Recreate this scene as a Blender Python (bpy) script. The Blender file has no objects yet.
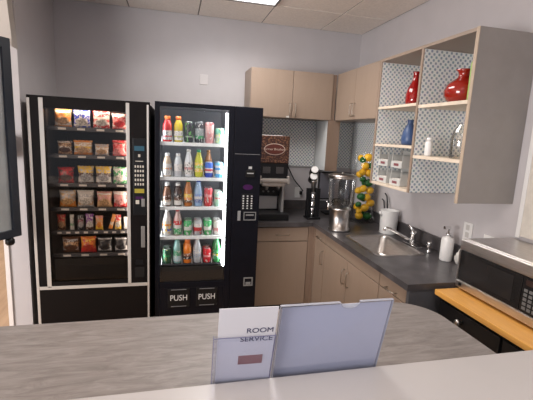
import bpy, bmesh, math, random
from mathutils import Vector, Matrix
random.seed(4)
S = bpy.context.scene
COL = S.collection
PI = math.pi
# ------------------------------------------------------------------ camera
yaw, pitch, roll, FPX = 0.24282, -0.16891, 0.04857, 381.75
cd = bpy.data.cameras.new('camera'); cam = bpy.data.objects.new('camera', cd); COL.objects.link(cam)
sy, cy_, sp, cp = math.sin(yaw), math.cos(yaw), math.sin(pitch), math.cos(pitch)
fw = Vector((sy*cp, cy_*cp, sp)); rt = Vector((cy_, -sy, 0)); up = rt.cross(fw)
r2 = rt*math.cos(roll)+up*math.sin(roll); u2 = -rt*math.sin(roll)+up*math.cos(roll)
M = Matrix((r2, u2, -fw)).transposed().to_4x4(); M.translation = Vector((-1.8926, -3.8672, 1.6898))
cam.matrix_world = M
cd.sensor_width = 36; cd.sensor_fit = 'HORIZONTAL'; cd.lens = FPX/533*36; cd.clip_start = .02
S.camera = cam
# ------------------------------------------------------------------ world, light, exposure
w = bpy.data.worlds.new('world'); S.world = w; w.use_nodes = True
w.node_tree.nodes['Background'].inputs[0].default_value = (.80, .86, 1, 1)
w.node_tree.nodes['Background'].inputs[1].default_value = .52
S.view_settings.view_transform = 'Standard'; S.view_settings.look = 'None'
S.view_settings.gamma = 1; S.view_settings.use_curve_mapping = False
S.view_settings.exposure = 0.0
def area(name, loc, sx, sy_, power, col=(1, .95, .9), rot=(0, 0, 0), spread=180):
    l = bpy.data.lights.new(name, 'AREA'); l.shape = 'RECTANGLE'; l.size = sx; l.size_y = sy_
    l.energy = power; l.color = col; l.spread = math.radians(spread)
    o = bpy.data.objects.new(name, l); COL.objects.link(o); o.location = loc; o.rotation_euler = rot
    return o
H = 2.759
area('troffer_light', (-1.375, -1.16, H-.03), .56, 1.15, 23, spread=150)
area('troffer_light', (-1.375, -3.6, H-.03), .56, 1.15, 14, spread=140)
area('troffer_light', (-3.9, -3.4, H-.03), .56, 1.15, 30, spread=150)
area('daylight', (-5.6, -4.3, 1.35), 2.2, 1.8, 225, (1, .965, .95), (math.radians(74), 0, math.radians(-56)))

area('hall_light', (-4.3, 1.2, H-.03), .56, 1.15, 75, (1, .93, .88))

# ------------------------------------------------------------------ materials
def newmat(name):
    m = bpy.data.materials.new(name); m.use_nodes = True
    return m, m.node_tree, m.node_tree.nodes['Principled BSDF']
def mat(name, col, rough=.5, metal=0, noise=0, scale=30, bump=0, emit=0, coat=0, stretch=None, emitcol=None, spec=.5):
    m, nt, b = newmat(name); b.inputs['Specular IOR Level'].default_value = spec
    b.inputs['Base Color'].default_value = (*col, 1); b.inputs['Roughness'].default_value = rough
    b.inputs['Metallic'].default_value = metal
    if coat: b.inputs['Coat Weight'].default_value = coat
    if emit:
        b.inputs['Emission Color'].default_value = (*(emitcol or col), 1); b.inputs['Emission Strength'].default_value = emit
    if noise or bump:
        tc = nt.nodes.new('ShaderNodeTexCoord'); mp = nt.nodes.new('ShaderNodeMapping'); n = nt.nodes.new('ShaderNodeTexNoise')
        n.inputs['Scale'].default_value = scale; n.inputs['Detail'].default_value = 4
        if stretch: mp.inputs['Scale'].default_value = stretch
        nt.links.new(tc.outputs['Object'], mp.inputs[0]); nt.links.new(mp.outputs[0], n.inputs[0])
        if noise:
            r = nt.nodes.new('ShaderNodeValToRGB')
            r.color_ramp.elements[0].position = .3; r.color_ramp.elements[1].position = .7
            r.color_ramp.elements[0].color = (*[max(0, c*(1-noise)) for c in col], 1)
            r.color_ramp.elements[1].color = (*[min(1, c*(1+noise)) for c in col], 1)
            nt.links.new(n.outputs[0], r.inputs[0]); nt.links.new(r.outputs[0], b.inputs['Base Color'])
        if bump:
            bp = nt.nodes.new('ShaderNodeBump'); bp.inputs['Strength'].default_value = bump; bp.inputs['Distance'].default_value = .004
            nt.links.new(n.outputs[0], bp.inputs['Height']); nt.links.new(bp.outputs[0], b.inputs['Normal'])
    return m
def pane(name, gloss=.1, tint=(1, 1, 1), rough=.02, k=.6):
    m = bpy.data.materials.new(name); m.use_nodes = True; nt = m.node_tree; nt.nodes.clear()
    o = nt.nodes.new('ShaderNodeOutputMaterial'); mx = nt.nodes.new('ShaderNodeMixShader')
    t = nt.nodes.new('ShaderNodeBsdfTransparent'); g = nt.nodes.new('ShaderNodeBsdfGlossy')
    t.inputs[0].default_value = (*tint, 1); g.inputs['Roughness'].default_value = rough
    fr = nt.nodes.new('ShaderNodeLayerWeight'); fr.inputs['Blend'].default_value = .25
    mt = nt.nodes.new('ShaderNodeMath'); mt.operation = 'MULTIPLY_ADD'; mt.inputs[1].default_value = k; mt.inputs[2].default_value = gloss
    nt.links.new(fr.outputs['Fresnel'], mt.inputs[0])
    nt.links.new(mt.outputs[0], mx.inputs[0]); nt.links.new(t.outputs[0], mx.inputs[1]); nt.links.new(g.outputs[0], mx.inputs[2])
    nt.links.new(mx.outputs[0], o.inputs[0]); return m
def lattice(name, axis, p=.036, c0=(.78, .78, .76), c1=(.27, .33, .39)):
    m, nt, b = newmat(name); b.inputs['Roughness'].default_value = .55
    tc = nt.nodes.new('ShaderNodeTexCoord'); sx = nt.nodes.new('ShaderNodeSeparateXYZ'); nt.links.new(tc.outputs['Object'], sx.inputs[0])
    def mth(op, a, bb=None):
        n = nt.nodes.new('ShaderNodeMath'); n.operation = op
        if isinstance(a, (int, float)): n.inputs[0].default_value = a
        else: nt.links.new(a, n.inputs[0])
        if bb is not None:
            if isinstance(bb, (int, float)): n.inputs[1].default_value = bb
            else: nt.links.new(bb, n.inputs[1])
        return n.outputs[0]
    u = mth('COSINE', mth('MULTIPLY', sx.outputs[axis], 2*PI/p)); v = mth('COSINE', mth('MULTIPLY', sx.outputs['Z'], 2*PI/p))
    f = mth('MULTIPLY', u, v)
    r = nt.nodes.new('ShaderNodeValToRGB'); r.color_ramp.elements[0].position = .05; r.color_ramp.elements[1].position = .40
    r.color_ramp.elements[0].color = (*c0, 1); r.color_ramp.elements[1].color = (*c1, 1)
    nt.links.new(f, r.inputs[0]); 
    nz = nt.nodes.new('ShaderNodeTexNoise'); nz.inputs['Scale'].default_value = 45
    nt.links.new(tc.outputs['Object'], nz.inputs[0])
    h = nt.nodes.new('ShaderNodeMix'); h.data_type = 'RGBA'; h.blend_type = 'OVERLAY'; h.inputs[0].default_value = .25
    nt.links.new(r.outputs[0], h.inputs[6]); nt.links.new(nz.outputs['Color'], h.inputs[7])
    nt.links.new(h.outputs[2], b.inputs['Base Color']); return m
def printed(name, stops, fleck=None, fs=9, rough=.35, thr=.58, metal=0, blob=None):
    """printed wrapper: bands up the packet and irregular printed patches"""
    m, nt, b = newmat(name); b.inputs['Roughness'].default_value = rough; b.inputs['Metallic'].default_value = metal
    tc = nt.nodes.new('ShaderNodeTexCoord'); sx = nt.nodes.new('ShaderNodeSeparateXYZ'); nt.links.new(tc.outputs['Generated'], sx.inputs[0])
    r = nt.nodes.new('ShaderNodeValToRGB'); r.color_ramp.interpolation = 'CONSTANT'
    while len(r.color_ramp.elements) < len(stops): r.color_ramp.elements.new(.5)
    for e, (pp, c) in zip(r.color_ramp.elements, stops): e.position = pp; e.color = (*c, 1)
    nt.links.new(sx.outputs['Z'], r.inputs[0]); out = r.outputs[0]
    if fleck:
        nz = nt.nodes.new('ShaderNodeTexNoise'); nz.inputs['Scale'].default_value = fs; nz.inputs['Detail'].default_value = 1.5
        nt.links.new(tc.outputs['Generated'], nz.inputs[0])
        g = nt.nodes.new('ShaderNodeMath'); g.operation = 'GREATER_THAN'; g.inputs[1].default_value = thr; nt.links.new(nz.outputs[0], g.inputs[0])
        h = nt.nodes.new('ShaderNodeMix'); h.data_type = 'RGBA'; nt.links.new(g.outputs[0], h.inputs[0])
        nt.links.new(out, h.inputs[6]); h.inputs[7].default_value = (*fleck, 1); out = h.outputs[2]
    if blob:
        col_, cx_, cz_, rx_, rz_ = blob
        mp = nt.nodes.new('ShaderNodeMapping'); mp.inputs['Location'].default_value = (-cx_/rx_, 0, -cz_/rz_); mp.inputs['Scale'].default_value = (1/rx_, 0, 1/rz_)
        ln = nt.nodes.new('ShaderNodeVectorMath'); ln.operation = 'LENGTH'; lt = nt.nodes.new('ShaderNodeMath'); lt.operation = 'LESS_THAN'; lt.inputs[1].default_value = 1
        nt.links.new(tc.outputs['Generated'], mp.inputs[0]); nt.links.new(mp.outputs[0], ln.inputs[0]); nt.links.new(ln.outputs['Value'], lt.inputs[0])
        h2 = nt.nodes.new('ShaderNodeMix'); h2.data_type = 'RGBA'; nt.links.new(lt.outputs[0], h2.inputs[0]); nt.links.new(out, h2.inputs[6])
        n2 = nt.nodes.new('ShaderNodeTexNoise'); n2.inputs['Scale'].default_value = 11; nt.links.new(tc.outputs['Generated'], n2.inputs[0])
        r2_ = nt.nodes.new('ShaderNodeValToRGB'); r2_.color_ramp.elements[0].position = .42; r2_.color_ramp.elements[1].position = .55
        r2_.color_ramp.elements[0].color = (*[c*.5 for c in col_], 1); r2_.color_ramp.elements[1].color = (*col_, 1)
        nt.links.new(n2.outputs[0], r2_.inputs[0]); nt.links.new(r2_.outputs[0], h2.inputs[7]); out = h2.outputs[2]
    nt.links.new(out, b.inputs['Base Color']); return m
def grain(name, dark, light, rough=.45, along='X', sc=9, bump=.05):
    m, nt, b = newmat(name); b.inputs['Roughness'].default_value = rough
    tc = nt.nodes.new('ShaderNodeTexCoord'); mp = nt.nodes.new('ShaderNodeMapping'); nt.links.new(tc.outputs['Object'], mp.inputs[0])
    s = {'X': (1.6, 9, 9), 'Y': (9, 1.0, 9), 'Z': (9, 9, 1.0)}[along]; mp.inputs['Scale'].default_value = s
    n = nt.nodes.new('ShaderNodeTexNoise'); n.inputs['Scale'].default_value = sc*.45; n.inputs['Detail'].default_value = 9; n.inputs['Roughness'].default_value = .72
    n.inputs['Distortion'].default_value = .8
    nt.links.new(mp.outputs[0], n.inputs[0])
    r = nt.nodes.new('ShaderNodeValToRGB'); r.color_ramp.elements[0].position = .32; r.color_ramp.elements[1].position = .66
    r.color_ramp.elements[0].color = (*dark, 1); r.color_ramp.elements[1].color = (*light, 1)
    nt.links.new(n.outputs[0], r.inputs[0]); nt.links.new(r.outputs[0], b.inputs['Base Color'])
    bp = nt.nodes.new('ShaderNodeBump'); bp.inputs['Strength'].default_value = bump; bp.inputs['Distance'].default_value = .003
    nt.links.new(n.outputs[0], bp.inputs['Height']); nt.links.new(bp.outputs[0], b.inputs['Normal']); return m

WALL = mat('grey_paint', (.485, .46, .47), .6, noise=.025, scale=6, bump=.08)
CEIL = mat('ceiling_tile', (.88, .80, .73), .9, noise=.06, scale=60, bump=.3)
TBAR = mat('tile_groove', (.22, .19, .175), .6)
TAN = grain('tan_laminate', (.275, .205, .156), (.297, .222, .171), .4, 'Z', 5, .01)
TAND = grain('tan_laminate_edge', (.22, .15, .11), (.25, .175, .13), .45, 'Z', 5, .02)
PALE = mat('pale_shelf', (.66, .56, .45), .5, noise=.06, scale=20)
GREYLAM = mat('grey_laminate', (.26, .237, .222), .5, noise=.05, scale=9)
WHITELAM = mat('white_laminate', (.70, .72, .72), .4)
LATX = lattice('lattice_paper_side', 'Y'); LATY = lattice('lattice_paper_back', 'X')
COUNTER = mat('charcoal_stone', (.062, .057, .060), .30, noise=.35, scale=10, bump=.01)
DARKEND = mat('charcoal_panel', (.09, .09, .10), .5, noise=.1, scale=12)
BLACK = mat('black_steel', (.0075, .0060, .0060), .45, noise=.15, scale=15, spec=.10)
NAVY = mat('blue_black_steel', (.0045, .0048, .0085), .42, noise=.15, scale=15, spec=.18)
BLACKP = mat('black_plastic', (.008, .008, .009), .35, spec=.25)
MATTEB = mat('matte_black', (.010, .009, .009), .7, spec=.2)
STRIP = mat('silver_trim', (.52, .49, .46), .35, metal=.2)
STEEL = mat('brushed_steel', (.50, .47, .45), .28, metal=1, noise=.12, scale=20, stretch=(1, 1, 12))
STEELH = mat('brushed_steel_horizontal', (.62, .59, .57), .33, metal=1, noise=.10, scale=14, stretch=(12, 1, 12))
CHROME = mat('chrome', (.72, .72, .72), .12, metal=1)
NICKEL = mat('satin_nickel', (.42, .37, .32), .3, metal=1)
WHITE = mat('white_plastic', (.72, .71, .70), .35)
WHITEC = mat('white_solid_surface', (.40, .378, .375), .3, noise=.02, scale=4)
OAK = grain('golden_oak', (.62, .29, .065), (.76, .40, .10), .35, 'Y', 6, .03)
DESK = grain('grey_woodgrain', (.140, .122, .115), (.262, .236, .224), .42, 'X', 9, .06)
FLOORM = grain('floor_plank', (.34, .22, .13), (.46, .31, .19), .4, 'Y', 4, .03)
FLOORK = mat('kitchen_floor', (.06, .055, .05), .5, noise=.2, scale=12)
SHELFW = mat('white_wire_shelf', (.78, .80, .80), .4)
CAVITY = mat('drinks_interior', (.30, .30, .32), .5)
SNACKIN = mat('snack_interior', (.036, .026, .022), .5)
TRAY = mat('dark_tray', (.05, .05, .06), .45)
LED = mat('led_tube', (1, 1, 1), .4, emit=9, emitcol=(.93, .98, 1))
LEDW = mat('warm_tube', (1, 1, 1), .4, emit=2.2, emitcol=(1, .85, .7))
DIFF = mat('light_diffuser', (1, 1, 1), .5, emit=3.0, emitcol=(.97, .98, 1))
GLASS = pane('door_glass', .02); GLASSD = pane('tinted_door_glass', .015, (.88, .84, .80))
CLEAR = pane('clear_glass', .06, (.90, .91, .91), rough=.12); ACRYL = pane('clear_acrylic', .005, (.93, .94, .98), k=.12)
ACEDGE = mat('acrylic_edge', (.30, .31, .36), .2)
PAPER = mat('white_card', (.50, .51, .58), .6, spec=.2)
PAPERW = mat('bright_card', (.58, .57, .61), .6, spec=.2)
REDG = mat('red_glaze', (.26, .004, .004), .1, coat=.6); ORG = mat('orange_red_glaze', (.27, .010, .004), .1, coat=.6)
BLUEG = mat('blue_glaze', (.045, .085, .20), .35)
LEMON = mat('lemon_skin', (.90, .50, .02), .4, noise=.12, scale=20, bump=.2); LIME = mat('lime_skin', (.012, .12, .018), .4, noise=.3, scale=20, bump=.2)
PURPLE = mat('purple_emblem', (.045, .008, .06), .5, spec=.2)
INK = mat('navy_ink', (.02, .02, .08), .5); MAROON = mat('maroon_label', (.20, .06, .07), .6)
WTXT = mat('white_lettering', (.7, .7, .7), .5)
BEAN = printed('coffee_bean_print', [(0, (.045, .014, .010)), (.5, (.05, .017, .011))], (.20, .095, .05), 16, .35, .55)
BROWN = mat('brown_emblem', (.10, .02, .012), .4); CREAM = mat('cream_lettering', (.62, .52, .45), .5)
YELLOW = mat('yellow_sticker', (.30, .24, .02), .5); BLUEL = mat('blue_display', (.01, .05, .08), .4, emit=.03, emitcol=(.1, .6, .8))
BUTTON = mat('beige_key', (.50, .46, .40), .5)

# ------------------------------------------------------------------ mesh helpers
class MB:
    def __init__(s): s.bm = bmesh.new()
    def _quadbox(s, P):
        v = [s.bm.verts.new(p) for p in P]
        fs = [s.bm.faces.new([v[i] for i in f]) for f in ((0, 3, 2, 1), (4, 5, 6, 7), (0, 1, 5, 4), (1, 2, 6, 5), (2, 3, 7, 6), (3, 0, 4, 7))]
        return v, fs
    def box(s, x0, x1, y0, y1, z0, z1, bev=0, seg=2):
        x0, x1 = min(x0, x1), max(x0, x1); y0, y1 = min(y0, y1), max(y0, y1); z0, z1 = min(z0, z1), max(z0, z1)
        v, fs = s._quadbox([(x0, y0, z0), (x1, y0, z0), (x1, y1, z0), (x0, y1, z0), (x0, y0, z1), (x1, y0, z1), (x1, y1, z1), (x0, y1, z1)])
        if bev:
            es = list({e for f in fs for e in f.edges})
            bmesh.ops.bevel(s.bm, geom=es, offset=bev, segments=seg, affect='EDGES', profile=.6)
        return s
    def obox(s, c, ax, ay, az, hx, hy, hz):
        c = Vector(c); ax, ay, az = Vector(ax)*hx, Vector(ay)*hy, Vector(az)*hz
        P = [c+ax*i+ay*j+az*k for k in (-1, 1) for i, j in ((-1, -1), (1, -1), (1, 1), (-1, 1))]
        s._quadbox(P); return s
    def lathe(s, prof, c=(0, 0, 0), n=20, axis='Z', cap=True):
        rings = []
        for r, h in prof:
            ring = []
            for i in range(n):
                a = 2*PI*i/n; p = {'Z': (r*math.cos(a), r*math.sin(a), h), 'X': (h, r*math.cos(a), r*math.sin(a)), 'Y': (r*math.sin(a), h, r*math.cos(a))}[axis]
                ring.append(s.bm.verts.new((c[0]+p[0], c[1]+p[1], c[2]+p[2])))
            rings.append(ring)
        for a, b in zip(rings, rings[1:]):
            for i in range(n):
                f = s.bm.faces.new((a[i], a[(i+1) % n], b[(i+1) % n], b[i])); f.smooth = True
        if cap:
            s.bm.faces.new(rings[0][::-1]); s.bm.faces.new(rings[-1])
        return s
    def tube(s, pts, r, n=10):
        pts = [Vector(p) for p in pts]; rings = []
        rr = r if isinstance(r, (list, tuple)) else [r]*len(pts)
        for i, p in enumerate(pts):
            t = (pts[min(i+1, len(pts)-1)]-pts[max(i-1, 0)]).normalized()
            a = t.orthogonal().normalized() if i == 0 else (rings[-1][1]-t*rings[-1][1].dot(t)).normalized()
            b = t.cross(a)
            rings.append(([s.bm.verts.new(p+(a*math.cos(2*PI*k/n)+b*math.sin(2*PI*k/n))*rr[i]) for k in range(n)], a))
        for (q, _), (u, _) in zip(rings, rings[1:]):
            for k in range(n):
                f = s.bm.faces.new((q[k], q[(k+1) % n], u[(k+1) % n], u[k])); f.smooth = True
        s.bm.faces.new(rings[0][0][::-1]); s.bm.faces.new(rings[-1][0]); return s
    def prism(s, poly, z0, z1):
        a = [s.bm.verts.new((x, y, z0)) for x, y in poly]; b = [s.bm.verts.new((x, y, z1)) for x, y in poly]; n = len(poly)
        s.bm.faces.new(a[::-1]); s.bm.faces.new(b)
        for i in range(n): s.bm.faces.new((a[i], a[(i+1) % n], b[(i+1) % n], b[i]))
        return s
def link(name, bm, m, parent=None, label=None, org=None):
    bmesh.ops.recalc_face_normals(bm, faces=bm.faces[:])
    me = bpy.data.meshes.new(name); bm.to_mesh(me); bm.free()
    if m: me.materials.append(m)
    o = bpy.data.objects.new(name, me); COL.objects.link(o)
    if org is not None:
        me.transform(Matrix.Translation(-Vector(org)))
        if parent is None: o.location = org
    if parent is not None: o.parent = parent
    if label: o['label'] = label
    return o
def thing(name, label, cat, loc, group=None, rz=0):
    o = bpy.data.objects.new(name, None); COL.objects.link(o); o.location = loc; o.rotation_euler = (0, 0, rz)
    o.empty_display_size = .05; o['label'] = label; o['category'] = cat
    if group: o['group'] = group
    return o
def root(o):
    while o.parent is not None: o = o.parent
    return o
def part(name, mb, m, t, label=None):
    """geometry in world coordinates, stored relative to its thing"""
    return link(name, mb.bm, m, t, label, root(t).location)
def lpart(name, mb, m, t, label=None):  # geometry in the thing's own coordinates
    return link(name, mb.bm, m, t, label)
def tag(o, label, cat, group=None):
    o['label'] = label; o['category'] = cat
    if group: o['group'] = group
    return o
def struct(name, mb, m):
    o = link(name, mb.bm, m); o['kind'] = 'structure'; return o
def dup(r, loc, label=None, group=None, rz=None):
    c = r.copy(); COL.objects.link(c); c.location = loc
    if rz is not None: c.rotation_euler = (0, 0, rz)
    if label: c['label'] = label
    if group: c['group'] = group
    for ch in list(r.children):
        d = ch.copy(); COL.objects.link(d); d.parent = c
        for g in list(ch.children):
            e = g.copy(); COL.objects.link(e); e.parent = d
    return c
def text(name, body, size, loc, rot, m, t, extr=.0004, sx=1, world=True, align='CENTER'):
    c = bpy.data.curves.new(name, 'FONT'); c.body = body; c.size = size; c.align_x = align; c.align_y = 'CENTER'; c.extrude = extr
    tmp = bpy.data.objects.new('tmp', c); COL.objects.link(tmp)
    me = bpy.data.meshes.new_from_object(tmp.evaluated_get(bpy.context.evaluated_depsgraph_get())); bpy.data.objects.remove(tmp)
    me.materials.clear(); me.materials.append(m)
    if isinstance(rot, Matrix): R = rot
    else:
        from mathutils import Euler
        R = Euler(rot).to_matrix().to_4x4()
    me.transform(Matrix.Translation(Vector(loc)-(root(t).location if world else Vector((0, 0, 0)))) @ R @ Matrix.Diagonal((sx, 1, 1, 1)))
    o = bpy.data.objects.new(name, me); COL.objects.link(o); o.parent = t; return o
FRONT = (PI/2, 0, 0)

# ================================================================== SETTING
WL = -2.912
struct('floor', MB().box(-6.5, .15, -6, 5, -.1, 0), FLOORM)
struct('wall_back', MB().box(WL-.13, .12, 0, .12, 0, H+.1), WALL)
struct('wall_right', MB().box(0, .12, -6, 0, 0, H+.1), WALL)
struct('wall_left', MB().box(-3.035, WL, -.87, 0, 0, H+.1), WALL)
struct('wall_hall', MB().box(-6.5, -6.4, -6, 5, 0, H+.1), WALL)
struct('wall_far', MB().box(-6.5, -3.05, 4.9, 5, 0, H+.1), WALL)
struct('ceiling', MB().box(-6.5, .12, -6, 5, H+.012, H+.12), CEIL)
struct('trim_doorway', MB().box(-3.065, -3.036, -.885, -.02, 0, 2.05, .002), mat('white_trim', (.72, .68, .66), .4))
# grid of ceiling tiles
LX0, LX1, LY0, LY1 = -1.685, -1.065, -1.77, -.55
tiles = MB()
xs = [-1.07-.61*i for i in range(-2, 8)]; ys = [-.55-.61*i for i in range(-2, 8)]
for xa in xs:
    for ya in ys:
        x0, x1 = max(xa-.61, -5.9), min(xa, -.003); y0, y1 = max(ya-.61, -5.8), min(ya, -.003)
        if x1-x0 < .02 or y1-y0 < .02: continue
        if any(abs((x0+x1)/2-cx) < .31 and abs((y0+y1)/2-cyy) < .62 for cx, cyy in ((-1.375, -1.16), (-1.375, -3.6), (-3.9, -3.4))): continue
        tiles.box(x0+.006, x1-.006, y0+.006, y1-.006, H, H+.014)
struct('trim_ceiling_tiles', tiles, CEIL)
struct('trim_ceiling_grid', MB().box(-5.9, 0, -5.8, 0, H+.006, H+.013), TBAR)
def ceiling_light(cx, cyy, label):
    t = thing('ceiling_light', label, 'ceiling light', (cx, cyy, H), 'recessed ceiling lights')
    f = MB(); 
    for a in ((cx-.305, cx-.285, cyy-.61, cyy+.61), (cx+.285, cx+.305, cyy-.61, cyy+.61), (cx-.285, cx+.285, cyy-.61, cyy-.59), (cx-.285, cx+.285, cyy+.59, cyy+.61)):
        f.box(*a, H-.012, H+.004)
    part('frame', f, mat('light_frame', (.22, .2, .19), .5), t)
    part('diffuser', MB().box(cx-.285, cx+.285, cyy-.59, cyy+.59, H-.006, H+.002), DIFF, t)
ceiling_light(-1.375, -1.16, 'bright rectangular ceiling light panel above the drinks machine')
# small white plate on the back wall
tag(link('wall_plate', MB().box(-.038, .038, -.009, 0, -.046, .046, .002).bm, mat('plate_paint', (.56, .53, .53), .5)), 'small blank square plate on the back wall above the machines', 'wall plate').location = (-1.615, -.001, 2.185)

# ================================================================== BASE CABINETS AND COUNTER
def pull(t, a, b, out, r=.004):
    """bow handle between two points; out = offset vector away from the door"""
    a, b, out = Vector(a), Vector(b), Vector(out)
    m = MB().tube([a, a+out*.8, a+out+(b-a)*.12, (a+b)/2+out*1.1, b+out-(b-a)*.12, b+out*.8, b], r, 8)
    return part('handle', m, NICKEL, t)
ZC0, ZC1 = .876, .914
def cab_back(x0, x1):
    t = thing('base_cabinet', 'tan base cabinet with one drawer beside the drinks machine', 'cabinet', ((x0+x1)/2, -.3, 0), 'tan base cabinets')
    f = MB().box(x0, x0+.018, -.59, -.012, .1, ZC0-.002).box(x1-.018, x1, -.59, -.012, .1, ZC0-.002).box(x0+.018, x1-.018, -.585, -.012, .1, .118).box(x0+.018, x1-.018, -.03, -.012, .118, ZC0-.002).box(x0+.018, x1-.018, -.585, -.56, .85, ZC0-.002)
    part('body', f, TAND, t)
    part('toe_kick', MB().box(x0, x1, -.545, -.5, 0, .1), MATTEB, t, 'black toe kick')
    d = part('drawer', MB().box(x0+.003, x1-.003, -.61, -.591, .735, .862, .002), TAN, t)
    xm = (x0+x1)/2; pull(d, (xm-.055, -.611, .795), (xm+.055, -.611, .795), (0, -.025, 0))
    part('door', MB().box(x0+.003, x1-.003, -.61, -.591, .115, .728, .002), TAN, t)
cab_back(-1.17, -.668)
c = thing('corner_filler', 'narrow tan filler post where the two base cabinet runs meet', 'filler panel', (-.63, -.61, 0))
part('post', MB().box(-.666, -.612, -.604, -.59, .1, ZC0-.002).box(-.612, -.600, -.640, -.59, .1, ZC0-.002), TAND, c)
part('toe_kick', MB().box(-.666, -.56, -.545, -.53, 0, .1).box(-.56, -.545, -.64, -.53, 0, .1), MATTEB, c, 'black toe kick')
def cab_right(y0, y1, label, doors, drawer_handle=True, false_front=False, door_handles=()):
    # y0 nearer the corner (larger), y1 nearer the camera
    t = thing('base_cabinet', label, 'cabinet', (-.3, (y0+y1)/2, 0), 'tan base cabinets')
    f = MB().box(-.59, -.012, y0-.018, y0, .1, ZC0-.002).box(-.59, -.012, y1, y1+.018, .1, ZC0-.002).box(-.585, -.012, y1+.018, y0-.018, .1, .118).box(-.585, -.575, y1+.018, y0-.018, .83, ZC0-.002)
    part('body', f, TAND, t)
    part('toe_kick', MB().box(-.545, -.5, y1, y0, 0, .1), MATTEB, t, 'black toe kick')
    d = part('drawer' if drawer_handle else 'false_front', MB().box(-.61, -.591, y1+.003, y0-.003, .783, .862, .002), TAN, t)
    if drawer_handle:
        ym = (y0+y1)/2; pull(d, (-.611, ym-.05, .805), (-.611, ym+.05, .805), (-.025, 0, 0))
    n = doors; w_ = (y0-y1)/n
    for i in range(n):
        a = y0-w_*i; o = part('door', MB().box(-.61, -.591, a-w_+.003, a-.003, .115, .777, .002), TAN, t)
        if i < len(door_handles): yh = door_handles[i]; pull(o, (-.611, yh, .585), (-.611, yh, .70), (-.025, 0, 0))
cab_right(-.642, -.878, 'narrow tan base cabinet right of the corner, one drawer above one door', 1, True, door_handles=(-.845,))
cab_right(-.880, -1.788, 'wide tan sink cabinet with two doors under the steel sink', 2, False, door_handles=(-1.295, -1.373))
cab_right(-1.790, -2.082, 'tan base cabinet at the free end of the counter, nearest the microwave', 1, True, door_handles=(-1.83,))
part_end = link('end_panel', MB().box(-.612, -.012, -2.108, -2.084, 0, ZC0-.002).bm, DARKEND); tag(part_end, 'charcoal end panel closing the counter beside the wooden cart', 'end panel')
t = thing('kitchen_counter', 'charcoal stone L-shaped countertop with backsplash around the corner', 'countertop', (-.3, -.3, ZC0))
HX0, HX1, HY0, HY1 = -.535, -.175, -1.63, -1.10
m = MB().box(-1.20, -.635, -.635, -.003, ZC0, ZC1).box(-.635, -.003, -.635, -.003, ZC0, ZC1)
m.box(-.635, -.003, HY1, -.635, ZC0, ZC1).box(-.635, HX0, HY0, HY1, ZC0, ZC1).box(HX1, -.003, HY0, HY1, ZC0, ZC1).box(-.635, -.003, -2.118, HY0, ZC0, ZC1)
part('countertop', m, COUNTER, t)
tag(link('backsplash', MB().box(-1.20, -.023, -.022, -.003, ZC1+.0005, 1.015, .002).bm, COUNTER), 'low charcoal backsplash along the back wall behind the coffee machine', 'backsplash')
tag(link('backsplash', MB().box(-.022, -.003, -2.118, -.003, ZC1+.0005, 1.015, .002).bm, COUNTER), 'low charcoal backsplash along the right wall behind the faucet', 'backsplash')
# sink
t = thing('kitchen_sink', 'stainless steel single-bowl sink set into the charcoal counter', 'sink', (-.36, -1.365, .72))
b = bmesh.new()
def rrect(x0, x1, y0, y1, r, z, n=6):
    P = []
    for cx, cyy, a0 in ((x1-r, y1-r, 0), (x0+r, y1-r, PI/2), (x0+r, y0+r, PI), (x1-r, y0+r, 1.5*PI)):
        for i in range(n+1):
            a = a0+PI/2*i/n; P.append((cx+r*math.cos(a), cyy+r*math.sin(a), z))
    return P
loops = [rrect(HX0-.012, HX1+.012, HY0-.012, HY1+.012, .05, .9155), rrect(HX0+.006, HX1-.006, HY0+.006, HY1-.006, .05, .917), rrect(HX0+.014, HX1-.014, HY0+.014, HY1-.014, .055, .905),
         rrect(HX0+.03, HX1-.03, HY0+.03, HY1-.03, .06, .78), rrect(HX0+.05, HX1-.05, HY0+.05, HY1-.05, .06, .752), rrect(HX0+.14, HX1-.14, HY0+.2, HY1-.2, .03, .748)]
L = [[b.verts.new(Vector(p)-Vector((-.36, -1.365, .72))) for p in lp] for lp in loops]
for p, q in zip(L, L[1:]):
    for i in range(len(p)):
        f = b.faces.new((p[i], p[(i+1) % len(p)], q[(i+1) % len(p)], q[i])); f.smooth = True
b.faces.new(L[-1])
link('basin', b, STEEL, t)
part('drain', MB().lathe([(.045, .7485), (.045, .752), (.03, .753), (.028, .750)], (-.355, -1.365, 0)), CHROME, t)
t = thing('sink_faucet', 'chrome sink faucet with long low spout swung over the bowl', 'faucet', (-.125, -1.40, ZC1))
part('base_plate', MB().box(-.150, -.100, -1.50, -1.31, ZC1, ZC1+.012, .004), CHROME, t)
part('body', MB().lathe([(.024, ZC1+.012), (.02, ZC1+.03), (.018, ZC1+.085), (.022, ZC1+.09), (.02, ZC1+.11)], (-.125, -1.405, 0)), CHROME, t)
part('spout', MB().tube([(-.128, -1.40, .95), (-.15, -1.39, .958), (-.25, -1.37, 1.01), (-.30, -1.362, 1.036), (-.325, -1.357, 1.042), (-.34, -1.354, 1.035), (-.343, -1.353, 1.02)], [.012, .012, .010, .010, .010, .010, .011]), CHROME, t)
part('lever', MB().tube([(-.125, -1.405, 1.02), (-.135, -1.385, 1.05), (-.15, -1.36, 1.066)], [.010, .009, .007]), CHROME, t)
t = thing('side_sprayer', 'small chrome sink sprayer between faucet and soap bottle', 'sprayer', (-.115, -1.585, ZC1))
part('collar', MB().lathe([(.02, 0), (.018, .01), (.014, .022)], (-.115, -1.585, ZC1)), CHROME, t)
part('spray_head', MB().lathe([(.011, .022), (.013, .05), (.016, .07), (.012, .078)], (-.115, -1.585, ZC1)).tube([(-.115, -1.585, .98), (-.14, -1.585, .985)], .007), CHROME, t)
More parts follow.
